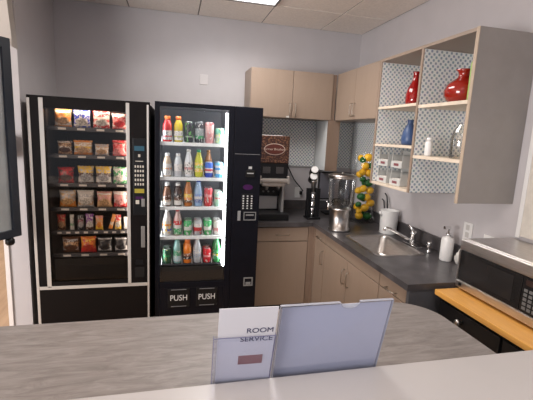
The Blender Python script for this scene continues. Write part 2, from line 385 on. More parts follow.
# soap bottle
t = thing('soap_bottle', 'white soap pump bottle at the end of the counter beside the microwave', 'soap dispenser', (-.105, -1.75, ZC1))
part('bottle', MB().lathe([(.036, 0), (.04, .006), (.041, .14), (.036, .156), (.016, .163), (.015, .17)], (-.105, -1.75, ZC1), 28), WHITE, t)
part('pump', MB().lathe([(.017, .17), (.017, .188), (.006, .19), (.006, .225)], (-.105, -1.75, ZC1)).box(-.145, -.093, -1.759, -1.741, ZC1+.215, ZC1+.235, .004), CHROME, t)
t = thing('folded_cloth', 'small crumpled white cloth between soap bottle and microwave', 'cloth', (-.07, -1.86, ZC1))
b = bmesh.new(); bmesh.ops.create_icosphere(b, subdivisions=3, radius=1)
for v in b.verts:
    k = 1+.16*math.sin(7*v.co.x+3*v.co.z)+.12*math.sin(9*v.co.y-4*v.co.z)
    v.co = Vector((v.co.x*.035*k, v.co.y*.045*k, max(0, (v.co.z*.055*k+.05))))
for f in b.faces: f.smooth = True
link('cloth', b, mat('white_cloth', (.6, .58, .54), .8, noise=.1), t)
# white jug
t = thing('white_jug', 'white cylindrical jug on the counter behind the sink', 'jug', (-.11, -1.03, ZC1))
part('jug_body', MB().lathe([(.066, 0), (.070, .006), (.075, .19), (.077, .197), (.070, .197), (.066, .02), (.01, .015)], (-.11, -1.03, ZC1), 32, cap=False), WHITE, t)
part('spout_lip', MB().tube([(-.178, -1.03, 1.075), (-.196, -1.032, 1.088), (-.204, -1.033, 1.10)], [.016, .012, .009]), WHITE, t)
# water dispenser
dx, dy = -.512, -.915
t = thing('drink_dispenser', 'glass drink dispenser with stainless steel base and lid on the counter corner', 'drink dispenser', (dx, dy, ZC1))
part('base', MB().lathe([(.088, 0), (.092, .004), (.092, .02), (.084, .024), (.086, .17), (.092, .185), (.092, .196), (.02, .197)], (dx, dy, ZC1), 40), STEEL, t)
part('glass_vessel', MB().lathe([(.088, .197), (.102, .22), (.112, .44), (.112, .462)], (dx, dy, ZC1), 40, cap=False), CLEAR, t)
part('inner_core', MB().lathe([(.028, .20), (.028, .44)], (dx, dy, ZC1), 24), pane('core_glass', .06, (.62, .64, .66), rough=.2), t)
part('rim', MB().lathe([(.112, .447), (.117, .449), (.117, .463), (.112, .465)], (dx, dy, ZC1), 40, cap=False), STEEL, t)
l = part('lid', MB().lathe([(.118, .463), (.118, .472), (.085, .484), (.03, .490), (.012, .491)], (dx, dy, ZC1), 40), STEEL, t)
part('lid_knob', MB().lathe([(.010, .491), (.012, .494), (.010, .497)], (dx, dy, ZC1)), STEEL, l)
sp_ = part('spigot', MB().tube([(dx-.086, dy-.03, 1.135), (dx-.135, dy-.045, 1.135)], .010).tube([(dx-.128, dy-.043, 1.155), (dx-.130, dy-.043, 1.10)], [.009, .010]), CHROME, t)
part('spigot_lever', MB().tube([(dx-.128, dy-.043, 1.150), (dx-.150, dy-.05, 1.175)], .006), CHROME, sp_)
# lemon vase
vx, vy = -.140, -.60
t = thing('tall_vase', 'tall clear glass cylinder vase filled with lemons and limes in the counter corner', 'vase', (vx, vy, ZC1))
part('vase_glass', MB().lathe([(.111, .004), (.111, .66)], (vx, vy, ZC1), 40, cap=False), pane('vase_glass', .0, (.99, .99, .99)), t)
part('vase_foot', MB().lathe([(.111, 0), (.111, .010)], (vx, vy, ZC1), 40), pane('vase_foot_glass', .05), t)
def fruit_mesh(L_, R_, name, m):
    prof = [(.002, -L_), (.008, -L_*.97), (R_*.5, -L_*.78), (R_*.85, -L_*.45), (R_, 0), (R_*.85, L_*.45), (R_*.5, L_*.78), (.008, L_*.97), (.002, L_)]
    return MB().lathe(prof, n=16, axis='X')
fr = [(-.142, 1.527, 'Y', .037), (-.196, 1.505, 'G', .028), (-.165, 1.45, 'Y', .034), (-.098, 1.455, 'G', .030), (-.190, 1.392, 'Y', .030), (-.125, 1.385, 'Y', .036), (-.075, 1.345, 'Y', .028), (-.111, 1.29, 'G', .036), (-.175, 1.325, 'G', .026),
      (-.170, 1.235, 'Y', .032), (-.093, 1.22, 'Y', .032), (-.120, 1.155, 'Y', .034), (-.180, 1.160, 'G', .034), (-.080, 1.10, 'Y', .034), (-.135, 1.055, 'Y', .036), (-.195, 1.085, 'G', .026), (-.180, .975, 'Y', .034), (-.095, .972, 'G', .035), (-.185, 1.02, 'Y', .026)]
first = {}
pos = ['at the very top', 'tucked left of the top lemon', 'just under the topmost lemon', 'right of the second tier', 'left side of the third tier', 'middle of the third tier', 'right side below the third tier', 'in the middle of the column', 'small, left and above the middle', 'left, just below the middle', 'right, just below the middle', 'centre of the lower half', 'left side of the lower half', 'right side of the lower third', 'centre of the lower third', 'far left of the lower third', 'bottom left', 'at the bottom right', 'small one above the bottom left lemon']
pos2 = ['behind the '+p for p in ('top lemon', 'second tier', 'third tier', 'tier above the middle', 'middle tier', 'tier below the middle', 'lower tier', 'bottom tier')]
allf = [(x, vy-.030+random.uniform(-.012, .006), z, k, r*1.06, pp) for (x, z, k, r), pp in zip(fr, pos)]
for i, pp in enumerate(pos2):
    allf.append((vx+(.03 if i % 2 else -.03), vy+.045, 1.515-i*.077, 'YG'[i % 2], .033, pp))
for x, y, z, k, r, pp in allf:
    nm = 'lemon' if k == 'Y' else 'lime'
    col = 'yellow' if k == 'Y' else 'green'
    z = max(z, .926+r)
    lab = f'{col} {nm} in the tall glass vase, {pp}'
    if k not in first:
        o = link(nm, fruit_mesh(1.22, 1, nm, None).bm, LEMON if k == 'Y' else LIME); first[k] = o
    else: o = first[k].copy(); COL.objects.link(o)
    tag(o, lab, nm, nm+'s stacked in the tall glass vase')
    o.location = (x, y, z); o.scale = (r, r, r); o.rotation_euler = (random.uniform(-.5, .5), random.uniform(-.7, .7), random.uniform(-.7, .7))
# cable behind the jug
t = link('power_cable', MB().tube([(-.03, -.80, 1.22), (-.035, -.84, 1.20), (-.04, -.875, 1.13), (-.04, -.885, 1.05), (-.04, -.87, .97), (-.045, -.84, .925)], .006).tube([(-.03, -.76, 1.16), (-.035, -.80, 1.15), (-.04, -.83, 1.08), (-.04, -.84, 1.0), (-.045, -.82, .925)], .006).bm, BLACKP)
tag(t, 'looped black power cable between the fruit vase and the white jug', 'cable')

# ================================================================== COFFEE MACHINE AND NEIGHBOURS
x0, x1, yf, yb = -1.140, -.862, -.50, -.10
t = thing('coffee_machine', 'black hot drink machine with coffee bean front panel on the back counter', 'coffee machine', (-1.0, -.3, ZC1))
part('housing', MB().box(x0, x1, yf+.02, yb, 1.28, 1.67, .008).box(x0+.01, x1-.01, -.32, yb, .98, 1.28), BLACKP, t)
part('bean_panel', MB().box(x0+.003, x1-.003, yf, yf+.02, 1.44, 1.685, .006), BEAN, t, 'brown panel printed with coffee beans and an oval emblem')
part('top_cover', MB().box(x0+.02, x1-.06, yf+.04, yb-.03, 1.67, 1.69, .004), WHITE, t)
o = bpy.data.objects
def oval(name, cx, cz, a, b_, y, th, m, par, ring=False):
    q = MB(); n = 32
    P = [(cx+a*math.cos(2*PI*i/n), cz+b_*math.sin(2*PI*i/n)) for i in range(n)]
    A = [q.bm.verts.new((x, y, z)) for x, z in P]; B = [q.bm.verts.new((x, y+th, z)) for x, z in P]
    q.bm.faces.new(A); q.bm.faces.new(B[::-1])
    for i in range(n): q.bm.faces.new((A[i], B[i], B[(i+1) % n], A[(i+1) % n]))
    return part(name, q, m, par)
oval('emblem_rim', -1.005, 1.565, .098, .052, yf-.0015, .002, CREAM, t)
oval('emblem', -1.005, 1.565, .092, .046, yf-.003, .002, BROWN, t)
text('lettering', 'Farmer Brothers', .030, (-1.005, yf-.0036, 1.565), FRONT, CREAM, t)
part('control_panel', MB().box(x0+.004, x1-.004, yf+.004, yf+.02, 1.30, 1.436, .004), BLACKP, t)
for cx in (-1.07, -.945): part('display_window', MB().box(cx-.035, cx+.035, yf+.001, yf+.005, 1.345, 1.405, .001), mat('smoky_panel', (.05, .045, .045), .3), t)
part('nozzle_cover', MB().box(x0, x1+.004, yf-.03, yf+.05, 1.262, 1.30, .012).box(x0+.03, x1-.03, yf-.02, yf+.05, 1.225, 1.268, .012).box(x0-.002, x0+.02, yf-.03, yf+.02, 1.25, 1.325, .006).box(x1-.014, x1+.008, yf-.03, yf+.02, 1.25, 1.325, .006), mat('pale_metal', (.42, .38, .35), .35, metal=.4), t)
for cx in (-1.06, -.95): part('nozzle', MB().lathe([(.010, 1.19), (.022, 1.228)], (cx, yf+.012, 0)), mat('grey_nozzle', (.3, .28, .26), .3, metal=.5) if cx < -1 else bpy.data.materials['grey_nozzle'], t)
part('button_strip', MB().box(x0+.01, x1-.03, -.36, -.318, 1.115, 1.20, .004), BLACKP, t)
for cx in (-1.06, -1.01, -.96): part('button', MB().lathe([(.009, -.366), (.009, -.358)], (cx, 0, 1.158), 12, 'Y'), mat('grey_button', (.2, .2, .2), .4), t)
part('splash_panel', MB().box(x0+.02, x1-.05, -.335, -.319, .985, 1.11), mat('bright_splash', (.56, .55, .55), .3), t)
part('side_frame', MB().box(x1-.04, x1-.015, -.45, -.30, .97, 1.225, .006), mat('silver_frame', (.42, .41, .41), .35, metal=.3), t)
part('drip_tray', MB().box(x0, x1+.01, -.56, -.10, ZC1, .975, .008), BLACKP, t)
t = link('power_cable', MB().tube([(-.862, -.16, 1.61), (-.84, -.12, 1.60), (-.79, -.10, 1.50), (-.74, -.06, 1.38), (-.66, -.05, 1.24), (-.585, -.045, 1.16), (-.55, -.04, 1.12)], .0065).bm, BLACKP)
tag(t, 'black power cable running from the coffee machine down to the wall outlet', 'cable')
t = thing('wall_outlet', 'white wall outlet with a black plug above the back counter', 'outlet', (-.59, -.001, 1.10))
part('outlet_plate', MB().box(-.63, -.553, -.008, -.001, 1.04, 1.155, .002), WHITE, t)
part('plug', MB().box(-.578, -.552, -.035, -.0085, 1.075, 1.115, .004), BLACKP, t, 'black plug')
# lid / cup dispenser
t = thing('cup_dispenser', 'black and chrome countertop cup dispenser with white round ends, right of the coffee machine', 'cup dispenser', (-.59, -.44, ZC1))
part('base_tray', MB().box(-.655, -.525, -.52, -.40, ZC1, ZC1+.02, .004), BLACKP, t)
for cx in (-.635, -.545): part('side_rail', MB().box(cx-.021, cx+.021, -.48, -.44, ZC1+.02, 1.21, .006), BLACKP, t)
for z_ in (1.165, 1.09): part('chrome_clip', MB().lathe([(.024, 0), (.026, .012), (.022, .05)], (-.59, -.455, z_-.06), 20), CHROME, t)
part('chrome_funnel', MB().lathe([(.03, .02), (.012, .05), (.018, .075), (.026, .10)], (-.59, -.455, ZC1), 20), CHROME, t)
part('chrome_column', MB().lathe([(.022, 1.17), (.022, 1.255), (.034, 1.265), (.034, 1.29)], (-.59, -.45, 0), 24), STEEL, t)
for i, (z_, x_) in enumerate(((1.31, -.598), (1.375, -.592))):
    a = Vector((-.15, -.88, .45)).normalized()
    c0 = Vector((x_, -.45, z_))
    cup = part('cup_tube', MB().tube([c0-a*.07, c0+a*.028], .038, 24), BLACKP, t)
    part('round_end', MB().tube([c0+a*.0285, c0+a*.038], [.036, .032], 24), WHITE, cup, 'white round end')
# monitor
t = thing('small_monitor', 'small dark flat monitor standing in the counter corner behind the drink dispenser', 'monitor', (-.27, -.24, ZC1))
part('bezel', MB().box(-.452, -.10, -.235, -.205, 1.06, 1.345, .005), BLACKP, t)
part('screen', MB().box(-.442, -.11, -.238, -.234, 1.075, 1.335), mat('dark_screen', (.12, .12, .145), .3), t)
part('stand', MB().box(-.30, -.25, -.215, -.19, .93, 1.15, .004).box(-.38, -.17, -.30, -.15, ZC1, ZC1+.014, .005), BLACKP, t)

# ================================================================== UPPER CABINETS
UB, UT = 1.856, 2.29
def upper_doors(t, n, axis, a0, a1, face, out, inner):
    w_ = (a1-a0)/n
    for i in range(n):
        p, q = a0+w_*i, a0+w_*(i+1)
        lo, hi = min(p, q)+.002, max(p, q)-.002
        sgn = 1 if i == 0 else -1
        hpos = (q if i == 0 else p) - (.028 if i == 0 else -.028)*(1 if a1 > a0 else -1)
        if axis == 'X':
            d = part('door', MB().box(lo, hi, face, face+.019, UB+.002, UT-.002, .002), TAN, t)
            pull(d, (hpos, face-.001, UB+.02), (hpos, face-.001, UB+.135), (0, -.025, 0))
        else:
            d = part('door', MB().box(face, face+.019, lo, hi, UB+.002, UT-.002, .002), TAN, t)
            pull(d, (face-.001, hpos, UB+.03), (face-.001, hpos, UB+.135), (-.025, 0, 0))
t = thing('wall_cabinet', 'tan two-door wall cabinet on the back wall above the coffee machine', 'cabinet', (-.81, -.15, UB), 'tan wall cabinets')
part('body', MB().box(-1.213, -.412, -.310, -.003, UB, UT), TAN, t)
upper_doors(t, 2, 'X', -1.213, -.412, -.33, -1, 0)
part('shelf_label', MB().box(-.865, -.835, -.332, -.3305, UB+.004, UB+.018), WHITE, t, 'small white sticker')
t = thing('corner_post', 'tall tan corner post between the back and right wall cabinets, white on its left side', 'panel', (-.37, -.2, 1.37))
part('stile', MB().box(-.435, -.312, -.330, -.314, 1.365, UB-.002), TAND, t)
part('stile_upper', MB().box(-.410, -.376, -.318, -.30, UB, UT-.005), TAND, t)
part('side_panel', MB().box(-.435, -.420, -.313, -.012, 1.365, UB-.002), WHITELAM, t, 'white side panel')
part('inner_panel', MB().box(-.330, -.312, -.313, -.012, 1.365, UB-.002), WHITELAM, t)
t = thing('wall_cabinet', 'tan two-door wall cabinet on the right wall above the fruit vase', 'cabinet', (-.2, -.735, UB), 'tan wall cabinets')
part('body', MB().box(-.354, -.003, -1.118, -.335, UB, UT), TAN, t)
upper_doors(t, 2, 'Y', -.335, -1.118, -.374, -1, 0)
tag(link('patterned_panel', MB().box(-1.2, -.437, -.010, -.002, 1.385, UB-.002).bm, LATY), 'grey lattice patterned wall panel behind the coffee machine', 'wall panel')
tag(link('panel_edging', MB().box(-1.2, -.437, -.014, -.002, 1.376, 1.384).bm, mat('pale_edging', (.5, .5, .5), .5)), 'thin pale strip along the bottom of the patterned panel behind the coffee machine', 'trim strip')
t = thing('patterned_panel', 'lattice patterned wall panel in the corner above the fruit vase', 'wall panel', (-.01, -.5, 1.37))
part('back_sheet', MB().box(-.310, -.011, -.010, -.002, 1.372, UB-.002), LATY, t)
part('side_sheet', MB().box(-.010, -.002, -1.118, -.002, 1.372, UB-.002), LATX, t)
# open shelf unit
YA, YM, YE = -1.122, -1.635, -2.104
t = thing('shelf_unit', 'open wall shelf unit with lattice patterned back and grey end panel', 'shelf unit', (-.19, -1.6, 1.34))
part('end_panel', MB().box(-.374, -.003, YE, YE+.022, 1.367, UT), GREYLAM, t, 'wide grey end panel facing the room')
part('end_edge', MB().box(-.378, -.3745, YE, YE+.022, 1.367, UT), mat('pale_edge', (.42, .33, .25), .5), t)
part('side_panel', MB().box(-.374, -.003, YA-.02, YA, 1.355, UT), TAN, t)
part('divider', MB().box(-.374, -.012, YM-.010, YM+.010, 1.355, UT-.02), TAN, t)
part('top_board', MB().box(-.374, -.003, YE+.0245, YA-.021, UT-.019, UT), TAN, t)
part('patterned_back', MB().box(-.011, -.003, YE+.023, YM-.0125, 1.368, UT-.02).box(-.011, -.003, YM+.0105, YA-.021, 1.372, UT-.02), LATX, t, 'blue-grey lattice patterned back')
part('patterned_lining', MB().box(-.366, -.012, YM-.0125, YM-.0105, 1.357, UT-.021), LATY, t, 'lattice patterned lining')
part('patterned_lining', MB().box(-.366, -.012, YA-.0230, YA-.0210, 1.374, UT-.021), LATY, t, 'lattice patterned lining')
part('patterned_lining', MB().box(-.370, -.012, YE+.0225, YE+.0245, 1.40, UT-.021), LATY, t, 'lattice patterned lining')
for za in (1.94, 1.664, 1.372): part('shelf', MB().box(-.373, -.012, YM+.011, YA-.0235, za-.018, za, .001), PALE, t)
for za in (1.925, 1.606): part('shelf', MB().box(-.373, -.012, YE+.025, YM-.013, za-.02, za, .001), PALE, t)
# shelf contents
def vase(name, label, prof, loc, m, n=32):
    o = link(name, MB().lathe(prof, n=n).bm, m); tag(o, label, 'vase'); o.location = loc; return o
vase('bottle_vase', 'glossy red bottle-shaped vase on the top left shelf', [(.045, 0), (.058, .005), (.062, .05), (.060, .095), (.048, .135), (.030, .17), (.021, .20), (.021, .232), (.027, .245), (.020, .245), (.015, .20)], (-.2, -1.335, 1.941), REDG)
vase('round_vase', 'glossy orange-red squat round vase on the top right shelf', [(.055, 0), (.075, .006), (.098, .04), (.101, .07), (.088, .105), (.060, .128), (.036, .143), (.030, .158), (.034, .178), (.050, .190), (.040, .188), (.024, .165)], (-.255, -1.885, 1.926), ORG)
vase('small_vase', 'dull blue narrow-necked vase on the middle left shelf', [(.045, 0), (.052, .006), (.055, .05), (.046, .10), (.030, .135), (.020, .155), (.020, .172), (.026, .183), (.020, .183), (.014, .16)], (-.2, -1.325, 1.665), BLUEG)
t = thing('lime_bottle', 'lime green tall bottle half hidden at the right end of the top right shelf', 'bottle', (-.30, -2.03, 1.926))
part('bottle_body', MB().lathe([(.028, 0), (.032, .005), (.032, .20), (.012, .25), (.012, .30)], (-.30, -2.03, 1.926)), mat('lime_green', (.33, .50, .14), .35), t)
part('cap', MB().lathe([(.014, .30), (.014, .325)], (-.30, -2.03, 1.926)), WHITE, t)
t = thing('spray_can', 'small white bottle on the lower right shelf', 'bottle', (-.325, -1.735, 1.607))
t['label'] = 'small white cylindrical bottle standing on the lower right shelf'; t.name = 'white_bottle'
part('bottle_body', MB().lathe([(.020, 0), (.023, .004), (.023, .082), (.018, .09)], (-.325, -1.735, 1.607)), WHITE, t)
part('cap', MB().lathe([(.017, .09), (.017, .112), (.014, .115)], (-.325, -1.735, 1.607)), WHITE, t)
t = thing('glass_jar', 'clear rounded glass jar with yellow contents at the end of the lower right shelf', 'jar', (-.315, -2.005, 1.607))
part('jar_glass', MB().lathe([(.050, 0), (.058, .006), (.058, .12), (.045, .165), (.025, .19), (.025, .2)], (-.315, -2.005, 1.607), 32, cap=False), pane('jar_glass', .16), t)
part('yellow_filling', MB().lathe([(.020, .005), (.026, .01), (.026, .11), (.018, .13)], (-.300, -2.030, 1.607), 24), mat('yellow_filling', (.72, .48, .08), .6, noise=.3, scale=60), t, 'yellow filling')
first_bin = None
for yy, lab1 in ((-1.215, 'left'), (-1.40, 'right')):
    for zz, lab2 in ((1.3725, 'lower'), (1.500, 'upper')):
        lab = f'clear white plastic storage bin on the bottom left shelf, {lab2} one of the {lab1} stack'
        if first_bin is None:
            t = thing('storage_bin', lab, 'storage bin', (-.24, yy, zz), 'plastic bins on the bottom left shelf')
            b1 = MB().box(-.09, .12, -.068, .068, 0, .004).box(-.09, -.086, -.068, .068, .004, .045).box(-.086, .12, -.068, -.065, .004, .085).box(-.086, .12, .065, .068, .004, .085).box(.117, .12, -.065, .065, .004, .115)
            lpart('bin_shell', b1, mat('milky_plastic', (.52, .52, .50), .3), t)
            for sx_, sy_2 in ((-.084, -.066), (-.084, .063), (.10, -.066), (.10, .063)): lpart('corner_post', MB().box(sx_, sx_+.006, sy_2, sy_2+.003, .085 if sx_ > 0 else .045, .1265), mat('milky_post', (.52, .52, .50), .3), t)
            lpart('bin_label', MB().box(-.0915, -.090, -.03, .03, .014, .032), MAROON, t, 'small dark printed label')
            lpart('bin_contents', MB().box(-.08, .10, -.06, .06, .004, .05, .01), mat('pale_packets', (.55, .52, .48), .6, noise=.3, scale=60), t)
            first_bin = t
        else: dup(first_bin, (-.24, yy, zz), lab)
# wall outlets right
t = thing('wall_outlet', 'white wall outlet on the right wall above the soap bottle', 'outlet', (-.001, -1.80, 1.13))
part('outlet_plate', MB().box(-.008, -.001, -1.84, -1.765, 1.07, 1.185, .002), WHITE, t)
part('socket', MB().box(-.0095, -.0075, -1.818, -1.787, 1.085, 1.12).box(-.0095, -.0075, -1.818, -1.787, 1.135, 1.17), mat('socket_face', (.5, .48, .46), .5), t)
tag(link('switch_plate', MB().box(-.008, -.001, -2.06, -1.94, 1.06, 1.145, .002).bm, WHITE), 'white wide wall plate just above the left end of the microwave', 'wall plate')
t = thing('notice_board', 'narrow pale board fixed to the right wall behind the microwave', 'board', (-.001, -2.3, 1.2))
part('board', MB().box(-.014, -.001, -2.50, -2.19, 1.20, 1.92, .002), mat('pale_board', (.60, .56, .50), .5, noise=.06), t)
part('board_trim', MB().box(-.017, -.002, -2.19, -2.165, 1.19, 1.93, .002), WHITE, t)

# ================================================================== SNACK MACHINE
SY = -.917
t = thing('snack_machine', 'tall black snack vending machine with silver trim against the left wall', 'vending machine', (-2.46, -.48, 0), 'vending machines')
X0, X1, SH = -2.860, -2.062, 1.881
bd = MB().box(X0+.004, X0+.03, SY+.07, -.06, .03, SH-.012).box(X1-.03, X1-.004, SY+.07, -.06, .03, SH-.012).box(X0+.03, X1-.03, -.09, -.06, .03, SH-.012)
bd.box(X0+.03, X1-.03, SY+.07, -.09, SH-.045, SH-.012).box(X0+.03, X1-.03, SY+.07, -.09, .03, .50)
part('cabinet', bd, BLACK, t)
part('interior_lining', MB().box(-2.775, -2.765, SY+.06, -.30, .53, 1.82).box(-2.222, -2.212, SY+.06, -.30, .53, 1.82).box(-2.775, -2.212, -.30, -.28, .53, 1.82).box(-2.765, -2.222, SY+.06, -.30, 1.843, 1.848), SNACKIN, t)
fr_ = MB().box(X0, -2.757, SY, SY+.055, .03, SH, .003).box(-2.225, X1, SY, SY+.055, .03, SH, .003).box(-2.757, -2.225, SY+.001, SY+.055, 1.800, SH-.001).box(-2.757, -2.225, SY+.001, SY+.055, .035, .545)
part('door_frame', fr_, BLACK, t)
for nm, a in (('trim_strip', (-2.858, -2.840, .05, SH-.02)), ('trim_strip', (-2.786, -2.758, .505, SH-.015)), ('trim_strip', (-2.226, -2.203, .505, SH-.015)), ('trim_strip', (-2.083, -2.070, .05, SH-.02)), ('trim_strip', (-2.839, -2.084, .490, .5145))):
    part(nm, MB().box(a[0], a[1], SY-.006, SY-.0005, a[2], a[3], .0015), STRIP, t, 'silver trim strip')
part('lower_panel', MB().box(-2.836, -2.088, SY-.004, SY-.0005, .06, .485, .001), mat('dark_brown_panel', (.0085, .0065, .006), .5, spec=.08), t)
part('window_glass', MB().box(-2.757, -2.225, SY+.012, SY+.016, .545, 1.80), GLASSD, t)
part('light_tube', MB().tube([(-2.72, SY+.085, 1.832), (-2.26, SY+.085, 1.832)], .007), LEDW, t)
part('side_light', MB().box(-2.2225, -2.2265, SY+.06, SY+.075, .80, 1.75), LEDW, t)
bn = part('delivery_bin', MB().box(-2.74, -2.235, SY+.022, SY+.03, .55, .715, .002).box(-2.72, -2.25, SY+.020, SY+.0225, .60, .612), MATTEB, t)
part('bin_flap', MB().box(-2.715, -2.255, SY+.017, SY+.0215, .555, .662, .002), BLACKP, bn)
# payment panel
kp = part('payment_panel', MB().box(-2.182, -2.092, SY-.004, SY-.0005, 1.05, 1.62, .002), BLACKP, t)
part('display', MB().box(-2.172, -2.102, SY-.007, SY-.0045, 1.53, 1.565), BLUEL, kp, 'small blue display')
part('instructions', MB().box(-2.145, -2.130, SY-.006, SY-.0045, 1.485, 1.505).box(-2.165, -2.110, SY-.006, SY-.0045, 1.452, 1.457), BUTTON, kp)
for r_i in range(5):
    for c_i in range(4):
        part('key', MB().box(-2.170+c_i*.018, -2.160+c_i*.018, SY-.009, SY-.0045, 1.275+r_i*.033, 1.292+r_i*.033, .001), BUTTON, kp)
part('yellow_label', MB().box(-2.172, -2.104, SY-.006, SY-.0045, 1.218, 1.250, .001), YELLOW, kp, 'yellow rectangular label')
part('purple_label', MB().box(-2.165, -2.112, SY-.006, SY-.0045, 1.172, 1.192), PURPLE, kp)
part('coin_slot', MB().box(-2.165, -2.140, SY-.008, SY-.0045, 1.135, 1.165, .002), BUTTON, kp)
part('coin_lever', MB().box(-2.124, -2.100, SY-.008, SY-.0045, 1.115, 1.175, .002), mat('grey_metal', (.28, .27, .26), .4, metal=.6), kp)
part('lock_handle', MB().box(-2.128, -2.100, SY-.014, SY-.0005, .80, .965, .003), bpy.data.materials['grey_metal'], t)
part('coin_return', MB().box(-2.175, -2.105, SY-.004, SY-.0005, .56, .64, .002), MATTEB, t)
part('rating_plate', MB().box(-2.170, -2.115, SY-.0022, SY-.0005, .66, .70, .0005), BLACKP, t)
for lx in (X0+.06, X1-.06):
    for ly in (-.8, -.15): part('foot', MB().lathe([(.025, 0), (.02, .03)], (lx, ly, 0), 16), MATTEB, t)
rows = [1.674, 1.477, 1.268, 1.088, .911, .734]
rn = ['top', 'second', 'third', 'fourth', 'fifth', 'bottom']
for i, z_ in enumerate(rows):
    sh = part('shelf_tray', MB().box(-2.763, -2.2245, -.838, -.32, z_-.012, z_-.002).box(-2.763, -2.2245, -.848, -.838, z_-.022, z_+.006, .002), TRAY, t)
    xsn = [-2.665, -2.54, -2.41, -2.28] if i != 4 else [-2.71, -2.65, -2.59, -2.53, -2.46, -2.39, -2.33, -2.27]
    tg = .026 if i != 4 else .014
    for xx in xsn:
        part('price_tag', MB().box(xx-tg, xx+tg, -.8495, -.8482, z_-.016, z_-.002), mat('price_tag_card', (.62, .60, .58), .5) if 'price_tag_card' not in bpy.data.materials else bpy.data.materials['price_tag_card'], sh, 'white price tag')
def bag(w_, h_, d_, bulge=1):
    b = bmesh.new(); nx, nz = 10, 12; F = []; B = []
    for j in range(nz+1):
        v = j/nz; prof = math.sin(PI*min(1, max(0, (v-.06)/.88)))**.45 if .06 < v < .94 else 0
        a, c_ = [], []
        for i in range(nx+1):
            u = i/nx; px = (u-.5)*w_*(.90+.10*abs(2*v-1)**1.6)*(1-.015*math.sin(17*v))
            th = d_*.5*prof*math.sin(PI*u)**.5 if 0 < u < 1 else 0
            th *= 1+.12*math.sin(13*u+9*v)+.10*math.sin(21*v-5*u)
            z = v*h_
            if j == nz or j == 0: z += .0015*((i % 2)*2-1)
            a.append(b.verts.new((px, -th-.0006, z+.0015))); c_.append(b.verts.new((px, th+.0006, z+.0015)))
        F.append(a); B.append(c_)
    for j in range(nz):
        for i in range(nx):
            for G, s_ in ((F, 1), (B, -1)):
                q = (G[j][i], G[j][i+1], G[j+1][i+1], G[j+1][i]); f = b.faces.new(q if s_ == 1 else q[::-1]); f.smooth = True
    for j in range(nz):
        b.faces.new((F[j][0], F[j+1][0], B[j+1][0], B[j][0])); b.faces.new((F[j][nx], B[j][nx], B[j+1][nx], F[j+1][nx]))
    for i in range(nx):
        b.faces.new((F[0][i], B[0][i], B[0][i+1], F[0][i+1])); b.faces.new((F[nz][i], F[nz][i+1], B[nz][i+1], B[nz][i]))
    return b
W_ = (.62, .60, .57); OR = (.72, .25, .04); BL = (.03, .06, .42); RD = (.50, .025, .03); TN = (.50, .32, .18); DB = (.10, .04, .02); YL = (.72, .48, .05); GR = (.04, .30, .10); PK = (.55, .25, .25); PU = (.20, .04, .28); SV = (.40, .40, .42); BK = (.02, .02, .025)
